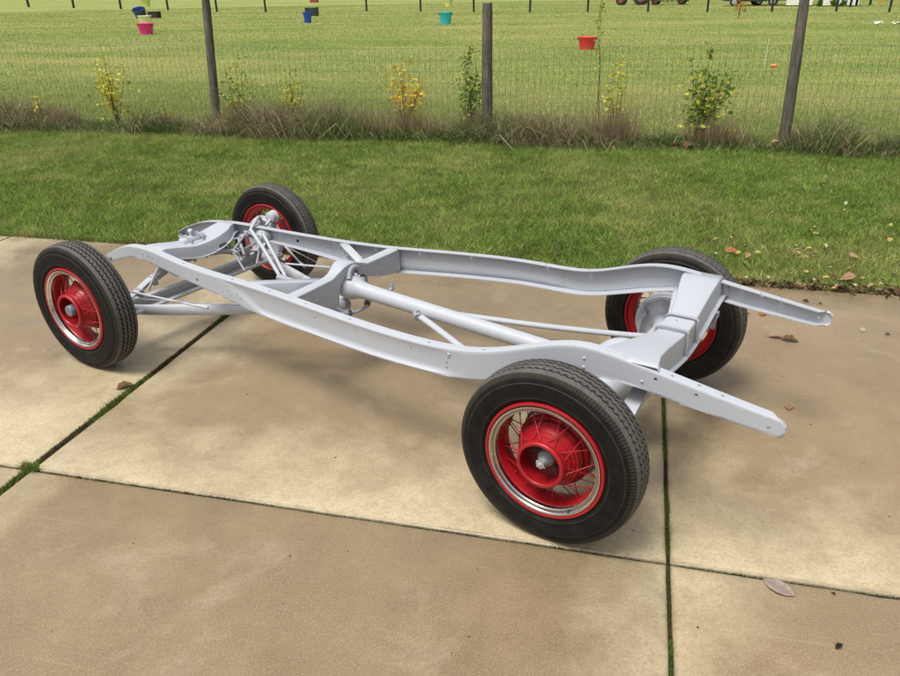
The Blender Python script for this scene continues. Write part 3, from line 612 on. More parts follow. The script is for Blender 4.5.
# round shock body above the far front wheel and its link
b = MB(); b.rev([(0, -.03), (.010, -.03), (.012, -.026), (.028, -.026), (.035, -.021), (.037, -.01), (.037, .014), (.041, .016), (.041, .021), (.032, .026), (0, .028)], 28, 'Y', (-2.535, .545, .527)); kd = b.build('drag_link_socket', M['grey'], car, angle=40)
b = MB(); b.tube(bez([(-2.53, .53, .52), (-2.50, .44, .50), (-2.47, .38, .575), (-2.45, .33, .570), (-2.44, .26, .52)], 6), [.0095]*25, 12); b.build('drag_link', M['grey'], kd, angle=60)
b = MB(); b.tube([(-2.535, .56, .49), (-2.60, .60, .41)], [.018, .022], 12); b.build('steering_arm', M['grey_cast'], kd)
# steering box bracket, hanging links and the pair of converging tubes behind the far wheel
b = MB(); b.tube([(-2.44, .27, .530), (-2.30, .215, .462), (-2.06, .10, .352)], [.0115, .011, .011], 14); sb = b.build('steering_strut', M['grey'], car, angle=60)
b = MB(); b.tube([(-2.39, .315, .510), (-2.24, .235, .435), (-2.03, .115, .345)], [.0105, .010, .010], 14); b.build('steering_strut', M['grey'], car, angle=60)
b = MB(); b.tube([(-2.08, .10, .350), (-1.98, .12, .335)], [.022, .018], 12); b.build('strut_end', M['grey_cast'], sb)
b = MB(); b.tube([(-2.10, .19, .40), (-1.84, .28, .395)], .006, 8); b.build('clutch_rod', M['grey'], car)
for k_, (A, B, r_) in enumerate([((-2.56, .29, .40), (-2.38, .10, .47), .006), ((-2.60, .22, .44), (-2.30, .06, .36), .0055), ((-2.50, .40, .42), (-2.35, .20, .35), .007), ((-2.62, .10, .45), (-2.50, .30, .48), .007), ((-2.46, .26, .52), (-2.50, .17, .42), .008), ((-2.50, .17, .42), (-2.42, .13, .43), .009), ((-2.52, .24, .47), (-2.40, .16, .41), .009), ((-2.44, .30, .44), (-2.50, .16, .40), .007), ((-2.50, .19, .41), (-2.38, .12, .39), .008)]):
    b = MB(); b.tube([A, B], r_, 8); b.build('linkage_arm', M['grey_cast'], sb)
b = MB(); b.box((-2.565, .10, .41), (-2.535, .16, .47)); bevel(b.build('linkage_bracket', M['dark_metal'], sb), .005)
b = MB(); b.tube([(-2.55, .06, .44), (-2.53, .20, .40)], [.02, .016], 10); b.build('linkage_sleeve', M['grey_cast'], sb)

# ---- wheels
NSEG = 640
def tyre_mesh():
    prof = [('s', -.0560, .2230), ('s', -.0650, .2290), ('s', -.0705, .2400), ('s', -.0725, .2440), ('s', -.0715, .2460), ('s', -.0745, .2620), ('s', -.0752, .2800), ('s', -.0740, .2940), ('s', -.0738, .2985), ('s', -.0718, .3005), ('s', -.0712, .3050), ('l', -.0695, .3120), ('l', -.0665, .3210), ('l', -.0625, .3280), ('s', -.0585, .3330), ('s', -.0562, .3346)]
    crown = lambda y: .3440-2.9*y*y
    tr = [('s', -.0535, crown(.0535)), ('s', -.0515, crown(.0515))]
    for y0, wd in ((-.0360, .0062), (-.0120, .0062), (.0120, .0062), (.0360, .0062)):
        tr += [('z', y0-wd/2-.0006, crown(y0)), ('z', y0-wd/2, crown(y0)-.0016), ('z', y0-wd/2+.0006, crown(y0)-.0095), ('z', y0+wd/2-.0006, crown(y0)-.0095), ('z', y0+wd/2, crown(y0)-.0016), ('z', y0+wd/2+.0006, crown(y0))]
        if False:                                   # fine sipe in the middle of each rib
            ym = y0+.012; tr += [('z', ym-.0013, crown(ym)), ('z', ym-.0008, crown(ym)-.003), ('z', ym+.0008, crown(ym)-.003), ('z', ym+.0013, crown(ym))]
    tr += [('s', .0515, crown(.0515)), ('s', .0535, crown(.0535))]
    prof = prof+tr+[(k_, -y, r_) for k_, y, r_ in prof[::-1]]
    m = len(prof); kk = np.array([{'s': 0, 'l': 1, 'z': 2}[p_[0]] for p_ in prof]); Y = np.array([p_[1] for p_ in prof]); Rr = np.array([p_[2] for p_ in prof])
    j = np.arange(NSEG); ph = (j % 8)/8; tri = 1-4*np.abs(ph-.5)          # triangle wave, 80 waves round
    lug = ((j % 4) < 2).astype(float)
    yy = Y[None, :]+(kk == 2)[None, :]*tri[:, None]*.0030
    rr = Rr[None, :]*np.ones((NSEG, 1)); cut = (kk == 1)[None, :]*lug[:, None]
    rr = rr-cut*.0014; yy = yy-np.sign(Y)[None, :]*cut*.0019
    a = 2*np.pi*j/NSEG
    V = np.stack([rr*np.cos(a)[:, None], yy, rr*np.sin(a)[:, None]], -1).reshape(-1, 3)
    # contact patch: flatten against the ground
    i0 = (j[:, None]*m+np.arange(m-1)[None, :]).ravel(); j1 = ((j+1) % NSEG)
    i1 = (j[:, None]*m+np.arange(1, m)[None, :]).ravel(); i2 = (j1[:, None]*m+np.arange(1, m)[None, :]).ravel(); i3 = (j1[:, None]*m+np.arange(m-1)[None, :]).ravel()
    F = np.stack([i0, i1, i2, i3], 1)
    me = bpy.data.meshes.new('tyre'); me.vertices.add(len(V)); me.vertices.foreach_set('co', V.astype('f').ravel())
    me.loops.add(F.size); me.loops.foreach_set('vertex_index', F.astype('i').ravel()); me.polygons.add(len(F)); me.polygons.foreach_set('loop_start', (np.arange(len(F))*4).astype('i')); me.polygons.foreach_set('loop_total', np.full(len(F), 4, 'i'))
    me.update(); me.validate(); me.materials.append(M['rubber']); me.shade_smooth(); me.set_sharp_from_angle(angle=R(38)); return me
W = {}
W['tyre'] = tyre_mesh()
b = MB(); b.rev([(.2200, -.0560), (.2262, -.0585), (.2272, -.0650), (.2250, -.0705), (.2205, -.0725), (.2150, -.0705), (.2128, -.0660), (.2105, -.0560), (.2050, -.0500), (.1960, -.0470), (.1905, -.0420), (.1885, -.0300), (.1860, -.0160), (.1835, -.0080), (.1835, .0240), (.1860, .0320), (.1890, .0420), (.2000, .0480), (.2120, .0540), (.2170, .0680), (.2220, .0715), (.2262, .0690), (.2268, .0620), (.2220, .0560), (.2050, .0500), (.1875, .0300), (.1875, -.0120), (.1960, -.0420)], 96, close=True); W['rim'] = b.mesh('wheel', M['red'], 40)
b = MB(); b.rev([(.2165, -.0665), (.2155, -.0712), (.2120, -.0722), (.2070, -.0690), (.2035, -.0640), (.2025, -.0590), (.2000, -.0570), (.1975, -.0590), (.1945, -.0620), (.1915, -.0610), (.1900, -.0560), (.1897, -.0480), (.1908, -.0440), (.1960, -.0500), (.2060, -.0540), (.2130, -.0600)], 96, close=True); b.v = [(x_*(.190+(math.hypot(x_, z_)-.190)*.84)/math.hypot(x_, z_), y_, z_*(.190+(math.hypot(x_, z_)-.190)*.84)/math.hypot(x_, z_)) for x_, y_, z_ in b.v]; W['trim'] = b.mesh('trim_ring', M['chrome'], 60)
b = MB(); b.rev([(.0880, -.0160), (.0820, -.0640), (.0765, -.0860), (.0745, -.0915), (.0765, -.0950), (.0815, -.0965), (.0865, -.0945), (.0895, -.0900), (.0895, -.0840), (.0870, -.0800), (.0850, -.0760), (.0868, -.0690), (.0910, -.0560), (.0950, -.0548), (.1010, -.0400), (.1045, -.0390), (.1110, -.0280), (.1150, -.0272), (.1190, -.0200), (.1200, -.0140), (.1200, .0100), (.1050, .0140), (.0880, .0140)], 64, close=True); W['hub'] = b.mesh('hub_shell', M['red'], 40)
b = MB(); b.rev([(.0865, -.0180), (.0640, -.0150), (.0560, -.0110), (.0300, -.0110), (.0290, -.0050), (.0860, -.0060)], 48, close=True); W['disc'] = b.mesh('hub_disc', M['red_in'], 40)
b = MB(); b.rev([(.0300, .0100), (.1000, .0100), (.1220, .0110), (.1290, .0090), (.1320, .0110), (.1330, .0160), (.1350, .0180), (.1380, .0200), (.1400, .0260), (.1410, .0700), (.1390, .0740), (.1370, .0740), (.0300, .0740)], 72); W['drum'] = b.mesh('brake_drum', M['red'], 40)
b = MB(); b.rev([(.0315, -.0200), (.0315, -.0420), (.0280, -.0500), (.0190, -.0600), (.0165, -.0720), (.0155, -.0760), (.0090, -.0780), (.0085, -.0900), (.0050, -.0930), (0, -.0930)], 28); W['nose'] = b.mesh('axle_nose', M['grey_cast'], 40)
b = MB(); b.tube([(0, -.074, 0), (0, -.088, 0)], .0165, 6); b.tube([(-.019, -.083, .004), (.019, -.083, -.004)], .003, 6); W['nut'] = b.mesh('axle_nut', M['steel'], 30)
b = MB(); b.rev([(.0420, -.0110), (.0420, -.0400), (.0330, -.0440), (.0310, -.0700), (.0300, -.0900), (.0270, -.0960), (.0150, -.0980), (.0140, -.0970), (0, -.0970)], 32); W['cap'] = b.mesh('grease_cap', M['cap_grey'], 40)
b = MB(); b.tube([(0, -.008, 0), (0, -.024, 0)], .0085, 6); b.tube([(0, -.024, 0), (0, -.034, 0)], .0045, 8); W['lug'] = b.mesh('lug_nut', M['dark_metal'], 30)
b = MB(); b.tube([(.199, -.058, 0), (.194, -.076, 0)], [.0042, .0032], 8); W['valve'] = b.mesh('valve_stem', M['dark_metal'], 30)
def spoke(r0, y0, a0, r1, y1, a1):
    P = Vector((r0*math.cos(a0), y0, r0*math.sin(a0))); Q = Vector((r1*math.cos(a1), y1, r1*math.sin(a1))); b = MB()
    d = (Q-P); b.tube([P, P+d*.88, P+d*.885, Q], [  .0020, .0020, .0034, .0034], 8); return b
for nm, args in dict(so1=(.0905, -.070, 0, .1850, -.006, R(19)), so2=(.0905, -.070, 0, .1850, -.006, R(-19)), si1=(.117, .004, 0, .1850, .014, R(13)), si2=(.117, .004, 0, .1850, .014, R(-13))).items():
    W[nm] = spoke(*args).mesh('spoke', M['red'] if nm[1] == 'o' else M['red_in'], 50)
def wheel(x, s_, steer, front, spin, camber=0, drum_in=False):
    # local -Y is the outer face; the far side is turned round
    rz = steer+(0 if s_ < 0 else math.pi)
    o = link('wheel', W['rim'], car, loc=(x, s_*HALF if not front else s_*.7043, ZC), rot=(0, 0, rz))
    o.rotation_mode = 'XYZ'
    o.rotation_euler = (camber*(1 if s_ < 0 else 1), 0, rz)
    def sub(nm, key, roty=0, loc=None):
        c = link(nm, W[key], o, loc=loc); c.rotation_euler = (0, roty, 0); return c
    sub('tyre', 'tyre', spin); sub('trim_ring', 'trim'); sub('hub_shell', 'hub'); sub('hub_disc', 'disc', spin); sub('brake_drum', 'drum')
    sub('valve_stem', 'valve', spin+.7)
    if front: sub('grease_cap', 'cap')
    else: sub('axle_nose', 'nose'); sub('axle_nut', 'nut', spin)
    for k_ in range(5):
        a_ = spin+2*math.pi*k_/5; sub('lug_nut', 'lug', 0, (.049*math.cos(a_), 0, .049*math.sin(a_)))
    for k_ in range(10):
        a_ = 2*math.pi*k_/10+spin; sub('spoke', 'so1', a_-R(9)); sub('spoke', 'so2', a_+R(9))
        sub('spoke', 'si1', a_+R(18)); sub('spoke', 'si2', a_+R(22))
    return o
wheel(0, -1, 0, False, .35); wheel(0, 1, 0, False, 1.1)
wheel(-WB, -1, R(1.65), True, .2, R(.6)); wheel(-WB, 1, R(1.65), True, .9, R(.6))

# ------------------------------------------------------------------ fences
def wobble_post(h_, r_, tip_lean, n=14, seg=12):
    b = MB(); secs = []
    for i in range(seg+1):
        t = i/seg; cx = tip_lean[0]*t; cy = tip_lean[1]*t
        rr = r_*(1.04-.10*t)*(1+random.uniform(-.02, .02))
        if i == seg: rr *= .9
        secs.append([(cx+rr*math.cos(2*math.pi*j/n)*(1+.05*math.sin(3*j+i*.4)), cy+rr*math.sin(2*math.pi*j/n), -.05+(h_+.05)*t+(.006*math.sin(j*2.1) if i == seg else 0)) for j in range(n)])
    b.loft(secs); return b
fence = bpy.data.objects.new('wire_fence', None); COL.objects.link(fence); fence.location = (0, 7.1, -.02)
tag(fence, 'nearest fence of weathered round posts and sagging square wire mesh behind the lawn', 'fence')
for x, h_, ln, r_ in [(-9.85, 1.66, (.02, .02), .062), (-5.94, 1.76, (.085, .02), .060), (-1.975, 1.66, (-.003, 0), .068), (1.713, 1.66, (-.032, .02), .064), (5.6, 1.66, (.03, 0), .064)]:
    o = wobble_post(h_, r_, ln).build('fence_post', M['wood'], fence, angle=60, loc=(x, 0, 0))
def top_z(x): return 1.165+.02*math.sin(x*.8)-.035*math.exp(-((x+4.3)/1.6)**2)+(.08 if x < -8 else 0)*min(1, (-8-x))
wm = MB(); zr = [0, .10, .2, .3, .415, .53, .65, .775, .9, 1.03, 1.0]
hz = [.05, .17, .30, .435, .57, .705, .845, .985, 1.0]
Xs = np.arange(-12.6, 5.7, .3)
for k_, f_ in enumerate([.05, .165, .28, .395, .515, .635, .755, .877, 1.0]):
    pts = [(x, -.075+.010*math.sin(x*2.1+k_), top_z(x)*f_+.004*math.sin(x*5+k_*2)) for x in Xs]; wm.tube(pts, .0011 if k_ < 8 else .0016, 4, caps=False)
x = -12.6
while x < 5.65:
    j_ = random.uniform(-.006, .006); tz = top_z(x)
    wm.tube([(x, -.075+.010*math.sin(x*2.1), 0.0), (x+j_, -.075+.008*math.sin(x*2.1+2), tz*.5), (x+random.uniform(-.004, .004), -.075+.01*math.sin(x*2.1+8), tz)], .0015, 4, caps=False); x += .0755
wm.build('wire_mesh', M['wire'], fence, angle=None, kind='stuff')
# far fence across the field
ff = bpy.data.objects.new('field_fence', None); COL.objects.link(ff); ff.location = (0, 0, -.02)
tag(ff, 'distant line of thin dark posts crossing the far side of the field', 'fence')
fpos = [(-95, 107), (-77.5, 95.2), (-63.3, 85.7), (-52, 78.2), (-40.4, 68.3), (-34.5, 66.7), (-24.6, 66.6), (-18.74, 63.6), (-13.58, 60.9), (-8.91, 59.6), (-4.44, 58.4), (-.1, 57.4), (3.9, 56.5), (8.0, 55.7), (11.83, 54.9), (14.54, 53.2), (18.3, 52.3)]
for (x, y) in fpos:
    d_ = math.hypot(x, y+2.9); rr = .00125*d_
    wobble_post(1.5, rr, (random.uniform(-.06, .03), 0), 8, 4).build('fence_post', M['post_dark'], ff, angle=60, loc=(x, y, 0))
for z in (.75, 1.1, 1.4):
    b = MB(); b.tube([(x, y, z) for x, y in fpos], .006, 4, caps=False); b.build('fence_wire', M['wire'], ff, angle=None)
gate_posts = [((14.72, 64.57), 'dark post standing behind the far fence beside the white sheds', 'post_dark'), ((17.0, 68.5), 'slim dark post near the top right corner of the field', 'post_dark')]
for (x, y), lb, mt in gate_posts:
    wobble_post(1.6, .09, (0.1, 0), 8, 4).build('marker_post', M[mt], angle=60, loc=(x, y, -.02), label=lb, cat='post')
wobble_post(1.4, .07, (0, 0), 8, 4).build('marker_post', plastic('orange_plastic', (.75, .28, .03)), angle=60, loc=(17.7, 68.4, -.02), label='orange post beside a slim dark post near the top right corner', cat='post')

# ------------------------------------------------------------------ shrubs along the fence
def leaf_quads(b, c, size, col, normal=None):
    u = Vector((random.gauss(0, 1), random.gauss(0, 1), random.gauss(0, .6))).normalized(); v = u.cross(Vector((random.gauss(0, 1), random.gauss(0, 1), random.gauss(0, 1)))).normalized(); c = Vector(c)
    b.add([c-u*size*.5, c+v*size*.30-u*size*.05, c+u*size*.5, c-v*size*.30-u*size*.05], [(0, 1, 2, 3)], col)
def shrub(name, x, y, h_, wd, n_st, n_leaf, cols, label, size=.035, base=.25, dense=1.0, group=None, top=1.0):
    root = bpy.data.objects.new(name, None); COL.objects.link(root); root.location = (x, y, -.02); tag(root, label, 'shrub', group)
    st = MB(); lf = MB()
    for k_ in range(n_st):
        a_ = random.uniform(0, 6.283); rr = wd*.5*math.sqrt(random.random()); hh = h_*random.uniform(.60, 1.0) if k_ else h_*top
        if k_ == 0: rr *= .2
        tip = Vector((math.cos(a_)*rr, math.sin(a_)*rr*.7, hh*(1-.18*(rr/(wd*.5+1e-6))**2)))
        P = bez([(random.gauss(0, .02), random.gauss(0, .02), 0), tip*.35+Vector((random.gauss(0, .02), 0, hh*.08)), tip*.7+Vector((random.gauss(0, .025), random.gauss(0, .02), 0)), tip], 5)
        st.tube(P, [.0058*(1-.8*i/(len(P)-1)) for i in range(len(P))], 5, caps=False, col=(.13, .085, .045))
        m_ = int(1.5*n_leaf/n_st)
        for q in range(m_):
            t = base+(1-base)*random.random()**.85; p_ = P[min(len(P)-1, int(t*(len(P)-1)))]
            off = Vector((random.gauss(0, 1), random.gauss(0, 1), random.gauss(0, .7)))*(.075*(1.25-t*.7))*(wd/.4)**.5
            i_ = random.random(); cc = cols[0] if i_ < .5 else cols[1] if i_ < .85 else cols[2]
            f_ = random.uniform(.75, 1.2); leaf_quads(lf, p_+off, size*random.uniform(.8, 1.9), tuple(c_*f_ for c_ in cc))
    st.build('stem', M['leaf'], root, angle=None); lf.build('foliage', M['leaf'], root, angle=None, kind='stuff')
    return root
YL, LG, DG, OR = (.78, .68, .10), (.42, .48, .09), (.16, .27, .055), (.70, .36, .07)
shrub('yellow_shrub', -7.60, 7.16, 1.22, .62, 10, 300, (YL, LG, YL), 'thin shrub with bright yellow leaves, left of the leftmost clear post', .042, .18)
shrub('yellow_shrub', -8.84, 7.05, .52, .30, 4, 50, (YL, LG, YL), 'low sprig of yellow leaves in brown weeds at the far left', .04, .4)
shrub('green_shrub', -5.62, 7.22, 1.02, .62, 8, 300, (LG, DG, YL), 'pale green upright shrub partly behind the left leaning post', .036, .2)
shrub('green_shrub', -4.80, 7.20, .90, .48, 8, 220, (LG, YL, LG), 'small faint yellow green shrub right of the left leaning post', .034, .3)
shrub('yellow_shrub', -3.12, 7.18, 1.02, .60, 12, 290, (YL, OR, YL), 'golden yellow and orange leaved shrub, left of the middle post', .040, .28)
shrub('green_shrub', -2.22, 7.18, 1.18, .46, 12, 420, (DG, LG, DG), 'slender dark green shrub close against the middle post', .038, .12)
shrub('yellow_shrub', -.29, 7.18, 1.06, .42, 5, 150, (YL, LG, LG), 'sparse single stemmed shrub with yellow lower leaves, right of the middle post', .038, .22)
shrub('green_shrub', .74, 7.15, 1.16, .72, 14, 520, (DG, LG, YL), 'broad bushy green shrub with yellow leaf tips, left of the right leaning post', .046, .18)
shrub('weed_plant', -6.72, 7.08, .46, .26, 4, 36, (LG, YL, LG), 'short pale weed among the brown grass left of the leaning post', .03, .5)
shrub('weed_plant', -.62, 8.1, 2.0, .16, 2, 60, (LG, (.25, .16, .06), DG), 'very tall thin weed standing behind the mesh near the red tub', .03, .35)

# ------------------------------------------------------------------ tubs and things on the field
def tub(x, y, w_, h_, mat, label, rz=0, tilt=0, cat='tub', group='plastic tubs on the field', oval=.8):
    prof = [(0, .012), (.36, .012), (.37, 0), (.395, .004), (.485, .93), (.50, .95), (.515, .95), (.52, .97), (.515, 1), (.49, 1), (.475, .97), (.375, .03), (0, .03)]
    b = MB(); b.rev([(r_*w_, z*h_) for r_, z in prof], 40, 'Z'); b.v = [(vx, vy*oval, vz) for vx, vy, vz in b.v]
    root = bpy.data.objects.new('plastic_tub', None); COL.objects.link(root); root.location = (x, y, -.02); root.rotation_euler = (tilt, 0, rz); tag(root, label, cat, group)
    b.build('bucket_body', mat, root, angle=40)
    for s_ in (-1, 1):
        c = MB(); c.tube(bez([(s_*.49*w_, -.10*w_, h_*.93), (s_*.52*w_, -.07*w_, h_*.80), (s_*.53*w_, 0, h_*.76), (s_*.52*w_, .07*w_, h_*.80), (s_*.49*w_, .10*w_, h_*.93)], 4), .012, 8); c.build('rope_handle', M['post_dark'], root, angle=60)
    c = MB(); c.rev([(.50*w_, .93*h_), (.528*w_, .935*h_), (.53*w_, .995*h_), (.50*w_, .999*h_)], 40, 'Z', close=True); c.v = [(vx, vy*oval, vz) for vx, vy, vz in c.v]; c.build('rolled_rim', mat, root, angle=40)
    return root
Pk, Cr, Bl, Tq, Rd, Gr = [plastic(n_, c_) for n_, c_ in (('pink_plastic', (.80, .035, .26)), ('cream_plastic', (.80, .76, .50)), ('blue_plastic', (.02, .07, .50)), ('turquoise_plastic', (.03, .50, .58)), ('red_plastic', (.80, .05, .055)), ('dark_plastic', (.03, .035, .03)))]
tub(-1.83, 22.7, .57, .37, Rd, 'bright red tub alone on the grass right of the middle post')
tub(-23.5, 31.6, .78, .50, Pk, 'hot pink tub nearest in the row at the left')
tub(-28.9, 39.6, .82, .60, Cr, 'cream tub showing above the rim of the hot pink tub')
tub(-38.5, 53.4, 1.05, .75, plastic('navy_plastic', (.03, .07, .22)), 'dark blue tub tipped over behind the cream tub', tilt=R(25))
tub(-20.1, 43.1, .52, .62, Bl, 'small royal blue tub at the left of the middle distance', oval=1)
tub(-10.8, 40.4, .70, .62, Tq, 'turquoise tub standing left of the middle post')
tub(-20.2, 79.5, .9, .8, plastic('yellow_plastic', (.78, .72, .28)), 'pale yellow tub in the distance above the turquoise tub')
tub(-68, 98, 1.3, .9, plastic('lime_plastic', (.62, .70, .20)), 'lime green tub far away at the top left')
b = MB(); b.box((-.45, -.3, 0), (.45, .3, .55)); b.box((-.47, -.32, .55), (.47, .32, .62)); o = bevel(b.build('feed_bin', Gr, loc=(-24.9, 55.0, -.02), label='dark bin on the grass just beyond the royal blue tub', cat='bin'), .04)
b = MB(); b.box((-.4, -.3, 0), (.4, .3, .42)); b.box((-.42, -.32, .42), (.42, .32, .48)); o = bevel(b.build('feed_bin', M['post_dark'], loc=(-37.5, 53.6, -.02), label='small black bin beside the tipped dark blue tub', cat='bin'), .04)
# thin white stake with an orange flag beside it
b = MB(); b.tube([(0, 0, 0), (.02, .01, .62)], [.008, .007], 6); b.build('marker_stake', plastic('white_plastic', (.75, .75, .68)), loc=(2.80, 17.6, -.02), label='thin white marker stake leaning in the field left of the right post', cat='stake')
fl = bpy.data.objects.new('marker_flag', None); COL.objects.link(fl); fl.location = (2.86, 16.6, -.02); tag(fl, 'small orange flag low in the grass beside the white stake', 'flag')
b = MB(); b.tube([(0, 0, 0), (0, 0, .14)], .003, 5); b.build('flag_wire', M['steel'], fl)
b = MB(); b.loft([[(-.06+.03*i, .012*math.sin(i*1.4), .06), (-.06+.03*i, .012*math.sin(i*1.4)+.002, .13+.004*(i % 2))] for i in range(6)], closed=False, caps=False); o = b.build('flag_cloth', plastic('orange_cloth', (.85, .25, .05)), fl); solid(o, .002)
# orange leaved sapling in the field
def sapling(x, y, h_, label):
    root = bpy.data.objects.new('sapling', None); COL.objects.link(root); root.location = (x, y, -.02); tag(root, label, 'tree')
    st = MB(); lf = MB(); st.tube(bez([(0, 0, 0), (.03, 0, h_*.4), (0, .02, h_*.8), (.02, 0, h_)], 4), [.03-.0017*i for i in range(13)], 6, col=(.16, .10, .06))
    for k_ in range(22):
        t = random.uniform(.12, .95); a_ = random.uniform(0, 6.28); L_ = .35*(1.1-t); P = [(0, 0, h_*t), (math.cos(a_)*L_*.6, math.sin(a_)*L_*.6, h_*t+.12), (math.cos(a_)*L_, math.sin(a_)*L_, h_*t+.26)]
        st.tube(P, [.008, .005, .003], 4, col=(.18, .10, .05))
        for q in range(22):
            p_ = Vector(P[1]).lerp(Vector(P[2]), random.random()*1.1)+Vector((random.gauss(0, .06), random.gauss(0, .06), random.gauss(0, .07))); f_ = random.uniform(.7, 1.2); leaf_quads(lf, p_, .11, tuple(c_*f_ for c_ in random.choice([(.62, .28, .09), (.55, .34, .12), (.45, .38, .12)])))
    st.build('trunk', M['leaf'], root, angle=None); lf.build('crown', M['leaf'], root, angle=None, kind='stuff')
sapling(4.88, 45.4, 1.75, 'orange leaved young tree far out in the field, left of the right post')
# small things lying far right
for x, y, lb in [(10.25, 38.0, 'crumpled white scrap on the grass, left one of three at the far right'), (10.9, 37.6, 'crumpled white scrap on the grass, middle one of three at the far right'), (11.5, 37.9, 'crumpled white scrap on the grass, right one of three at the far right')]:
    b = MB(); P = [(random.uniform(-.2, .2), random.uniform(-.15, .15), random.uniform(.02, .14)) for _ in range(10)]
    vs = [(.09*i-.2, .09*j-.12, random.uniform(.01, .13)) for j in range(4) for i in range(5)]; b.add(vs, [(j*5+i, j*5+i+1, (j+1)*5+i+1, (j+1)*5+i) for j in range(3) for i in range(4)])
    o = b.build('paper_scrap', plastic('white_paper', (.8, .8, .72)), angle=None, loc=(x, y, -.02), label=lb, cat='litter'); solid(o, .004)

# ------------------------------------------------------------------ far vehicles and sheds at the top edge
def wheel_simple(parent, x, y, r_, wd, mt='dark_metal'):
    b = MB(); b.rev([(r_*.55, -wd/2), (r_*.9, -wd/2), (r_, -wd*.35), (r_, wd*.35), (r_*.9, wd/2), (r_*.55, wd/2)], 24, 'Y', close=True); o = b.build('wheel', M['rubber_far'], parent, loc=(x, y, r_))
    b = MB(); b.rev([(0, -wd*.4), (r_*.2, -wd*.42), (r_*.5, -wd*.3), (r_*.56, -wd*.45), (r_*.56, wd*.45), (0, wd*.3)], 20, 'Y'); b.build('rim', M[mt], o)
M['rubber_far'] = paint_mat('plain_tyre_rubber', (.02, .02, .02), .7, .2)
M['machine_red'] = paint_mat('faded_machine_red', (.33, .07, .045), .5, .2); M['brown_load'] = paint_mat('brown_brush_load', (.075, .058, .040), .9, .5, bump=.8, scale=9)
M['glass_dark'] = paint_mat('dark_window_glass', (.03, .035, .04), .08, .05)
M['white_sheet'] = paint_mat('white_sheet_metal', (.80, .79, .74), .45, .05); M['truck_blue'] = paint_mat('truck_blue_paint', (.02, .10, .34), .3, .08, coat=.4); M['truck_black'] = paint_mat('truck_black_paint', (.02, .02, .022), .3, .1, coat=.3)
def empty(nm, loc, rz, label, cat):
    o = bpy.data.objects.new(nm, None); COL.objects.link(o); o.location = loc; o.rotation_euler = (0, 0, rz); tag(o, label, cat); return o
# tractor, left
t_ = empty('farm_tractor', (-1.55, 78.5, -.02), R(-6), 'dark tractor with red bodywork at the left end of the brown wagon', 'tractor')
wheel_simple(t_, -1.15, -.7, .45, .28, 'machine_red'); wheel_simple(t_, -1.15, .7, .45, .28, 'machine_red'); wheel_simple(t_, .75, -.8, .75, .4, 'machine_red'); wheel_simple(t_, .75, .8, .75, .4, 'machine_red')
b = MB(); b.prism([(-1.75, .65), (-1.7, 1.25), (-.1, 1.4), (-.1, .6), (-1.0, .5)], 'Y', -.32, .32); bevel(b.build('engine_hood', M['machine_red'], t_), .05)
b = MB(); b.box((-.2, -.3, .45), (1.0, .3, .95)); bevel(b.build('chassis_block', M['truck_black'], t_), .05)
b = MB(); b.box((.35, -.28, .95), (.8, .28, 1.08)); b.box((.75, -.28, 1.08), (.87, .28, 1.5)); bevel(b.build('seat', M['truck_black'], t_), .04)
b = MB(); b.tube([(-.1, 0, 1.3), (.15, 0, 1.55)], .025, 8); b.rev([(.17, -.015), (.2, 0), (.17, .015)], 20, 'Z', (.15, 0, 1.56), close=True); b.build('steering_wheel', M['truck_black'], t_)
for s_ in (-1, 1):
    b = MB(); b.loft([[(.75+.85*math.cos(a_), s_*.62, .75+.85*math.sin(a_)), (.75+.85*math.cos(a_), s_*1.02, .75+.85*math.sin(a_))] for a_ in np.linspace(R(20), R(170), 10)], closed=False, caps=False); o = b.build('fender', M['machine_red'], t_); solid(o, .03)
# wagon with brown load
t_ = empty('farm_wagon', (1.75, 77.6, -.02), R(-6), 'low farm wagon heaped with dark brown brush, right of the red tractor', 'wagon')
b = MB(); b.box((-1.8, -1, .55), (1.8, 1, .66)); b.tube([(-1.8, 0, .5), (-2.6, 0, .4)], .05, 8); bevel(b.build('bed', M['machine_red'], t_), .02)
for sx in (-1.2, 1.2):
    for sy in (-.85, .85): wheel_simple(t_, sx, sy, .36, .2, 'machine_red')
b = MB(); vs = []; nx, ny = 22, 12
for j in range(ny):
    for i in range(nx):
        u, v_ = i/(nx-1)*2-1, j/(ny-1)*2-1; vs.append((u*1.85, v_*1.05, .40+1.1*max(0, (1-u**4)*(1-v_**4))**.5+random.uniform(-.07, .07)))
b.add(vs, [(j*nx+i, j*nx+i+1, (j+1)*nx+i+1, (j+1)*nx+i) for j in range(ny-1) for i in range(nx-1)]); b.build('brush_load', M['brown_load'], t_, angle=None)
b = MB()
for _ in range(160):
    x, y = random.uniform(-1.8, 1.8), random.uniform(-1.05, 1.05); a_ = random.uniform(0, 6.28); b.tube([(x, y, random.uniform(.25, 1.3)), (x+.35*math.cos(a_), y+.3*math.sin(a_), random.uniform(.15, 1.5))], .02, 4, caps=False)
b.build('loose_twigs', M['brown_load'], t_, angle=None, kind='stuff')
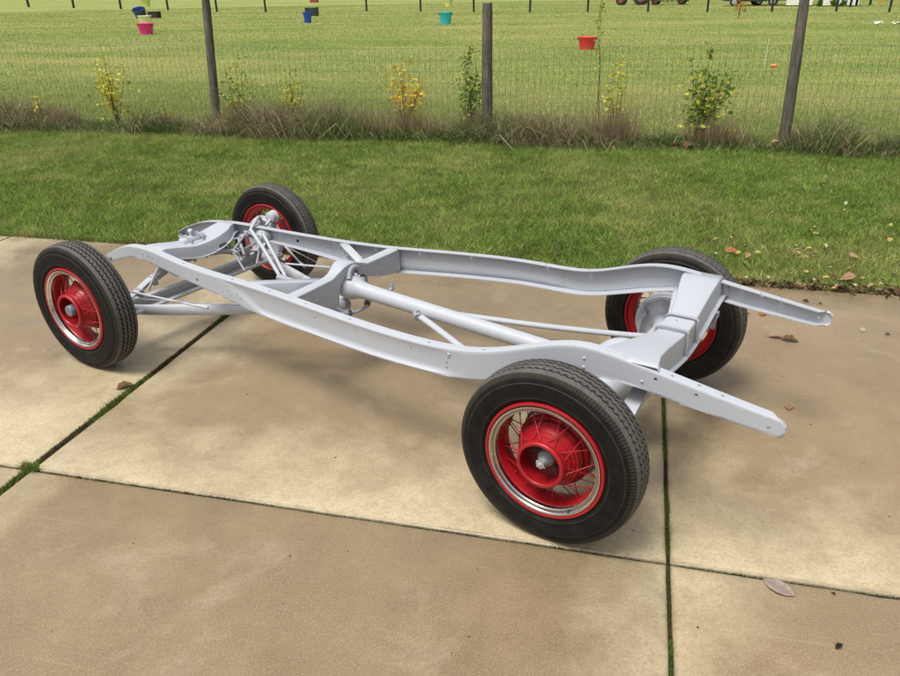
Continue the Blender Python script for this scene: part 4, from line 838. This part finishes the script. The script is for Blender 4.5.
# pickup truck and sheds
def pickup(loc, rz, body, label):
    t_ = empty('pickup_truck', loc, rz, label, 'truck')
    for sx in (-1.55, 1.5):
        for sy in (-.78, .78): wheel_simple(t_, sx, sy, .36, .24, 'steel')
    def arc(cx): return [(cx+.46*math.cos(a_), .38+.44*math.sin(a_)) for a_ in np.linspace(math.pi, 0, 9)]
    lower = [(-2.5, .45), (-2.01, .38)]+arc(-1.55)+[(-1.09, .36), (1.04, .36)]+arc(1.5)+[(1.96, .40), (2.55, .45), (2.6, .95), (-.1, 1.02), (-1.05, 1.05), (-2.45, .95)]
    b = MB(); b.prism(lower, 'Y', -.9, .9); bevel(b.build('body', M[body], t_), .04)
    b = MB(); b.prism([(-1.15, 1.03), (-.65, 1.55), (.25, 1.58), (.45, 1.03)], 'Y', -.80, .80); bevel(b.build('cab', M[body], t_), .05)
    b = MB(); b.prism([(-1.0, 1.08), (-.62, 1.50), (.20, 1.52), (.36, 1.08)], 'Y', -.815, .815); b.build('side_window', M['glass_dark'], t_)
    b = MB(); b.box((-2.58, -.92, .38), (-2.46, .92, .56)); b.box((2.56, -.92, .42), (2.68, .92, .58)); bevel(b.build('bumper', M['steel'], t_), .02)
    for sy in (-.62, .62):
        b = MB(); b.box((-2.53, sy-.14, .68), (-2.44, sy+.14, .84)); bevel(b.build('headlight', M['white_sheet'], t_), .02)
    return t_
pickup((8.6, 71.2, -.02), R(-10), 'truck_black', 'black pickup truck parked left of the blue one at the far top right')
pickup((10.6, 73.5, -.02), R(4), 'truck_blue', 'blue pickup truck parked between the black truck and white sheds')
def shed(loc, w_, label, bays):
    t_ = empty('open_shed', loc, R(-8), label, 'shed'); D, H = 2.4, 2.4
    for (a_, c_) in bays:
        b = MB(); b.box((a_, -D/2, .08), (c_, -D/2+.06, H)); bevel(b.build('wall_panel', M['white_sheet'], t_), .01)
    b = MB(); b.box((0, D/2-.06, .08), (w_, D/2, H)); b.build('back_wall', M['post_dark'], t_)
    b = MB(); b.box((.001, -D/2+.07, .08), (.06, D/2-.07, H)); b.box((w_-.061, -D/2+.07, .08), (w_-.001, D/2-.07, H)); b.build('side_wall', M['white_sheet'], t_)
    b = MB(); b.prism([(-D/2-.15, H+.003), (D/2+.15, H+.003), (D/2+.15, H+.1), (0, H+.55), (-D/2-.15, H+.1)], 'X', -.15, w_+.15); b.build('roof', M['steel'], t_)
    b = MB(); b.box((.05, -D/2+.07, 0), (w_-.05, D/2-.05, .078)); b.build('skid_floor', M['brown_load'], t_)
shed((10.9, 69.5, -.02), 1.95, 'white panelled shed mostly behind the right fence post', [(0, .95), (1.0, 1.95)])
shed((13.35, 67.9, -.02), 2.55, 'white panelled shed with narrow dark gaps, right of the right fence post', [(0, .95), (1.03, 1.62), (1.70, 2.3)])
for x, y, lb in [(12.95, 66.9, 'dark bush at the left foot of the right white shed'), (14.6, 66.2, 'dark low bush in front of the right white shed'), (13.9, 66.3, 'small dark bush at the foot of the right white shed')]:
    shrub('low_bush', x, y, .5, .55, 6, 150, (DG, (.05, .08, .02), DG), lb, .12, .05)
# red scrap + post far left of the field
b = MB(); b.box((-.6, -.4, 0), (.6, .4, .5)); b.box((-.5, -.3, .5), (.5, .3, .62)); bevel(b.build('feed_bin', M['machine_red'], loc=(-51, 117, -.02), label='rusty red bin far off at the top edge, above the royal blue tub', cat='bin'), .05)

# ------------------------------------------------------------------ fallen leaves
def leaf_mesh(name, L_, W_, curl, lobes, c0, c1, seed):
    r_ = random.Random(seed); b = MB(); n = 14; rim = []
    for side in (1, -1):
        for i in range(n):
            t = i/(n-1); t = t if side == 1 else 1-t
            wv = W_*.5*math.sin(math.pi*min(1, t*.97+.015))**.75*(1+lobes*math.sin(t*19+seed))
            rim.append((t*L_-L_/2, side*wv, t))
    vs = [(L_*(i/6)-L_/2, 0, .003+curl*.10*math.sin(math.pi*i/6)) for i in range(7)]; cs = [c1]*7
    for x, y, t in rim: vs.append((x+r_.gauss(0, L_*.008), y+r_.gauss(0, L_*.008), .003+curl*(abs(y)/(W_*.5))**2*.9+r_.uniform(0, .15)*curl)); cs.append(tuple(a_*(1-.5)+c_*.5 for a_, c_ in zip(c0, c1)) if r_.random() < .4 else c0)
    o = len(vs); fs = []
    for k_ in range(2*n-1):
        x = (vs[7+k_][0]+vs[8+k_][0])/2; m_ = max(0, min(6, round((x+L_/2)/L_*6))); x2 = vs[8+k_][0]; m2 = max(0, min(6, round((x2+L_/2)/L_*6))); m1 = max(0, min(6, round((vs[7+k_][0]+L_/2)/L_*6)))
        if m1 == m2: fs.append((m1, 7+k_, 8+k_))
        else: fs.append((m1, 7+k_, 8+k_, m2))
    b.v = vs; b.f = fs; b.c = cs
    b.tube([(-L_/2+.001, 0, .004), (-L_/2-.2*L_, .01, .005+curl*.3)], [.0012, .0007], 4, col=c1)
    return b.mesh(name, M['dry'], 60)
LM = {k_: [leaf_mesh('leaf', L_, W_, cu, lo, a_, c_, s0+q) for q in range(3)] for k_, (L_, W_, cu, lo, a_, c_, s0) in dict(
    brown=(.085, .052, .018, .10, (.20, .115, .060), (.12, .065, .03), 1), tan=(.08, .05, .014, .06, (.45, .30, .19), (.30, .18, .10), 11), yellow=(.060, .046, .010, .05, (.55, .43, .13), (.40, .29, .08), 21),
    orange=(.075, .060, .014, .14, (.46, .20, .08), (.30, .11, .05), 31), pale=(.058, .036, .008, .03, (.50, .50, .34), (.38, .36, .22), 41), grey=(.105, .062, .006, .05, (.40, .34, .29), (.28, .22, .18), 51), dark=(.05, .026, .016, .12, (.05, .032, .02), (.03, .02, .014), 61)).items()}
def leaf(kind_, x, y, z, label, group=None, sc=1, tilt=.15, rz=None):
    o = link('fallen_leaf', random.choice(LM[kind_]), loc=(x, y, z), rot=(random.gauss(0, tilt), random.gauss(0, tilt), random.uniform(0, 6.28) if rz is None else rz), label=label, cat='leaf', group=group)
    o.scale = (sc,)*3; return o
leaf('grey', .56, -.80, .002, 'large pale grey leaf lying on the cross joint at the lower right', sc=1, tilt=0, rz=R(-35))
leaf('brown', .90, 1.24, .004, 'curled brown leaf on the concrete below the far frame horn', sc=1.1, tilt=.05, rz=R(-10))
leaf('tan', .83, 1.27, .004, 'tan leaf touching a curled brown leaf below the far frame horn', sc=1.0, tilt=.05, rz=R(10))
leaf('tan', .78, .46, .003, 'small tan leaf on concrete between the two rear frame horns', sc=.75, tilt=.08)
leaf('brown', -2.46, -.03, .004, 'brown leaf beside the mossy joint near the left front wheel', sc=1.0, tilt=.05, rz=R(60))
leaf('tan', .70, 1.60, .004, 'tan leaf just behind the far rear tyre', sc=.8)
leaf('orange', .80, 1.60, .004, 'reddish tan leaf on the concrete behind the far horn', sc=.8)
leaf('pale', 1.33, 1.47, .004, 'pale upright leaf alone on the concrete near the right edge', sc=.8, tilt=.4)
leaf('dark', 1.45, 1.43, .004, 'tiny dark leaf on the concrete right of the pale upright one', sc=.55)
leaf('dark', 1.09, 1.86, .004, 'dark shrivelled leaf just beyond the tip of the far horn', sc=.8)
leaf('dark', 1.17, 1.84, .004, 'smaller dark leaf bit right of the shrivelled dark one beyond the far horn', sc=.5)
leaf('tan', .30, .97, .004, 'tan leaf on the concrete just right of the far rear tyre contact', sc=.8)
leaf('dark', .73, -.79, .003, 'small dark leaf scrap near the large pale grey leaf', sc=.35)
leaf('dark', .70, -1.02, .003, 'dark curled scrap on the lower right slab below the pale grey leaf', sc=.6)
leaf('orange', .72, 2.72, .03, 'bright orange leaf on the lawn above the far rear wheel', sc=1.15, tilt=.25)
leaf('tan', 1.42, 2.28, .03, 'large pinkish tan leaf at the lawn edge near the right border', sc=1.4, tilt=.5)
leaf('orange', -3.40, 3.30, .03, 'single orange yellow leaf on the left part of the lawn', sc=.8, tilt=.2)
leaf('tan', 1.55, 6.72, .12, 'big pale leaf caught in the long grass by the right post', sc=1.2, tilt=.4)
kinds = [('yellow', 'small yellow leaf lying among leaves on the lawn right of the chassis', 'yellow leaves scattered on the lawn'), ('brown', 'small brown leaf among leaves on the lawn right of the chassis', 'brown leaves scattered on the lawn'), ('pale', 'small pale green leaf on the lawn right of the chassis', 'pale leaves scattered on the lawn'), ('tan', 'small tan leaf on the lawn right of the chassis', 'tan leaves scattered on the lawn')]
for i in range(110):
    u = random.random(); x = .2+1.7*random.random()**.6+random.gauss(0, .12); y = 2.12+min(3.9, random.expovariate(1/.65)); x += (y-2.1)*.18
    kd_, lb, gp = random.choices(kinds, (5, 2, 4, 2))[0]
    leaf(kd_, x, y, .026, lb, gp, random.uniform(.35, .80), .4)
for i in range(46):
    x = .15+1.75*random.random()**.75; y = 2.095+abs(random.gauss(0, .045))+.02*random.random()
    kd_ = random.choice(['brown', 'tan', 'brown', 'dark', 'dark', 'yellow'])
    leaf(kd_, x, y, random.uniform(.008, .03), 'curled dead leaf in the brown litter band where lawn meets concrete', 'dead leaves piled along the lawn edge', random.uniform(.4, .75), .6)
# reddish heap of leaves at the foot of the shrubs
for x, y, sc in [(.55, 6.74, 1.6), (.48, 6.70, 1.4), (.62, 6.72, 1.3), (.40, 6.68, 1.3), (.72, 6.70, 1.1)]:
    leaf('brown', x, y, .05, 'reddish brown leaf in the little heap below the broad green shrub', 'reddish leaves heaped at the fence foot', sc*.85, .5)
for x, y in [(-.9, 6.65), (-2.9, 6.66), (-3.0, 6.7)]:
    leaf('brown', x, y, .05, 'dark brown leaf caught low in the fence line grass', 'brown leaves in the fence line grass', 1.2, .5)
# brown crumbs and leaf litter at the lawn edge, grit on the concrete
def litter(name, px, py, pz, size, cols):
    n = len(px); b = MB()
    for i in range(n):
        f_ = random.uniform(.6, 1.2); cc = random.choice(cols); leaf_quads(b, (px[i], py[i], pz[i]), size[i], tuple(c_*f_ for c_ in cc))
    return b.build(name, M['dry'], angle=None, kind='stuff')
n = 6500; px = rng.uniform(-6.5, 2.6, n); dens = np.clip((px+6.5)/9.1, .12, 1)**1.3; k = rng.random(n) < .25+dens*.9; px = px[k]; n = len(px)
wid = .012+.035*np.clip((px-.1)/1.2, 0, 1); py = 2.108+rng.normal(0, 1, n)*wid+wid*.6
litter('leaf_litter', px, py, rng.uniform(.0, .022, n), rng.uniform(.010, .042, n)*np.clip(.5+px*.3+1, .5, 1), [(.16, .095, .05), (.09, .055, .03), (.26, .17, .10), (.05, .035, .022)])
n = 1500; px = rng.uniform(-5, 2.6, n); py = rng.uniform(-2.2, 2.08, n)
litter('driveway_grit', px, py, np.full(n, .0022), rng.uniform(.002, .004, n)+.011*rng.random(n)**9, [(.06, .04, .025), (.10, .07, .045), (.12, .08, .05), (.6, .5, .36)])
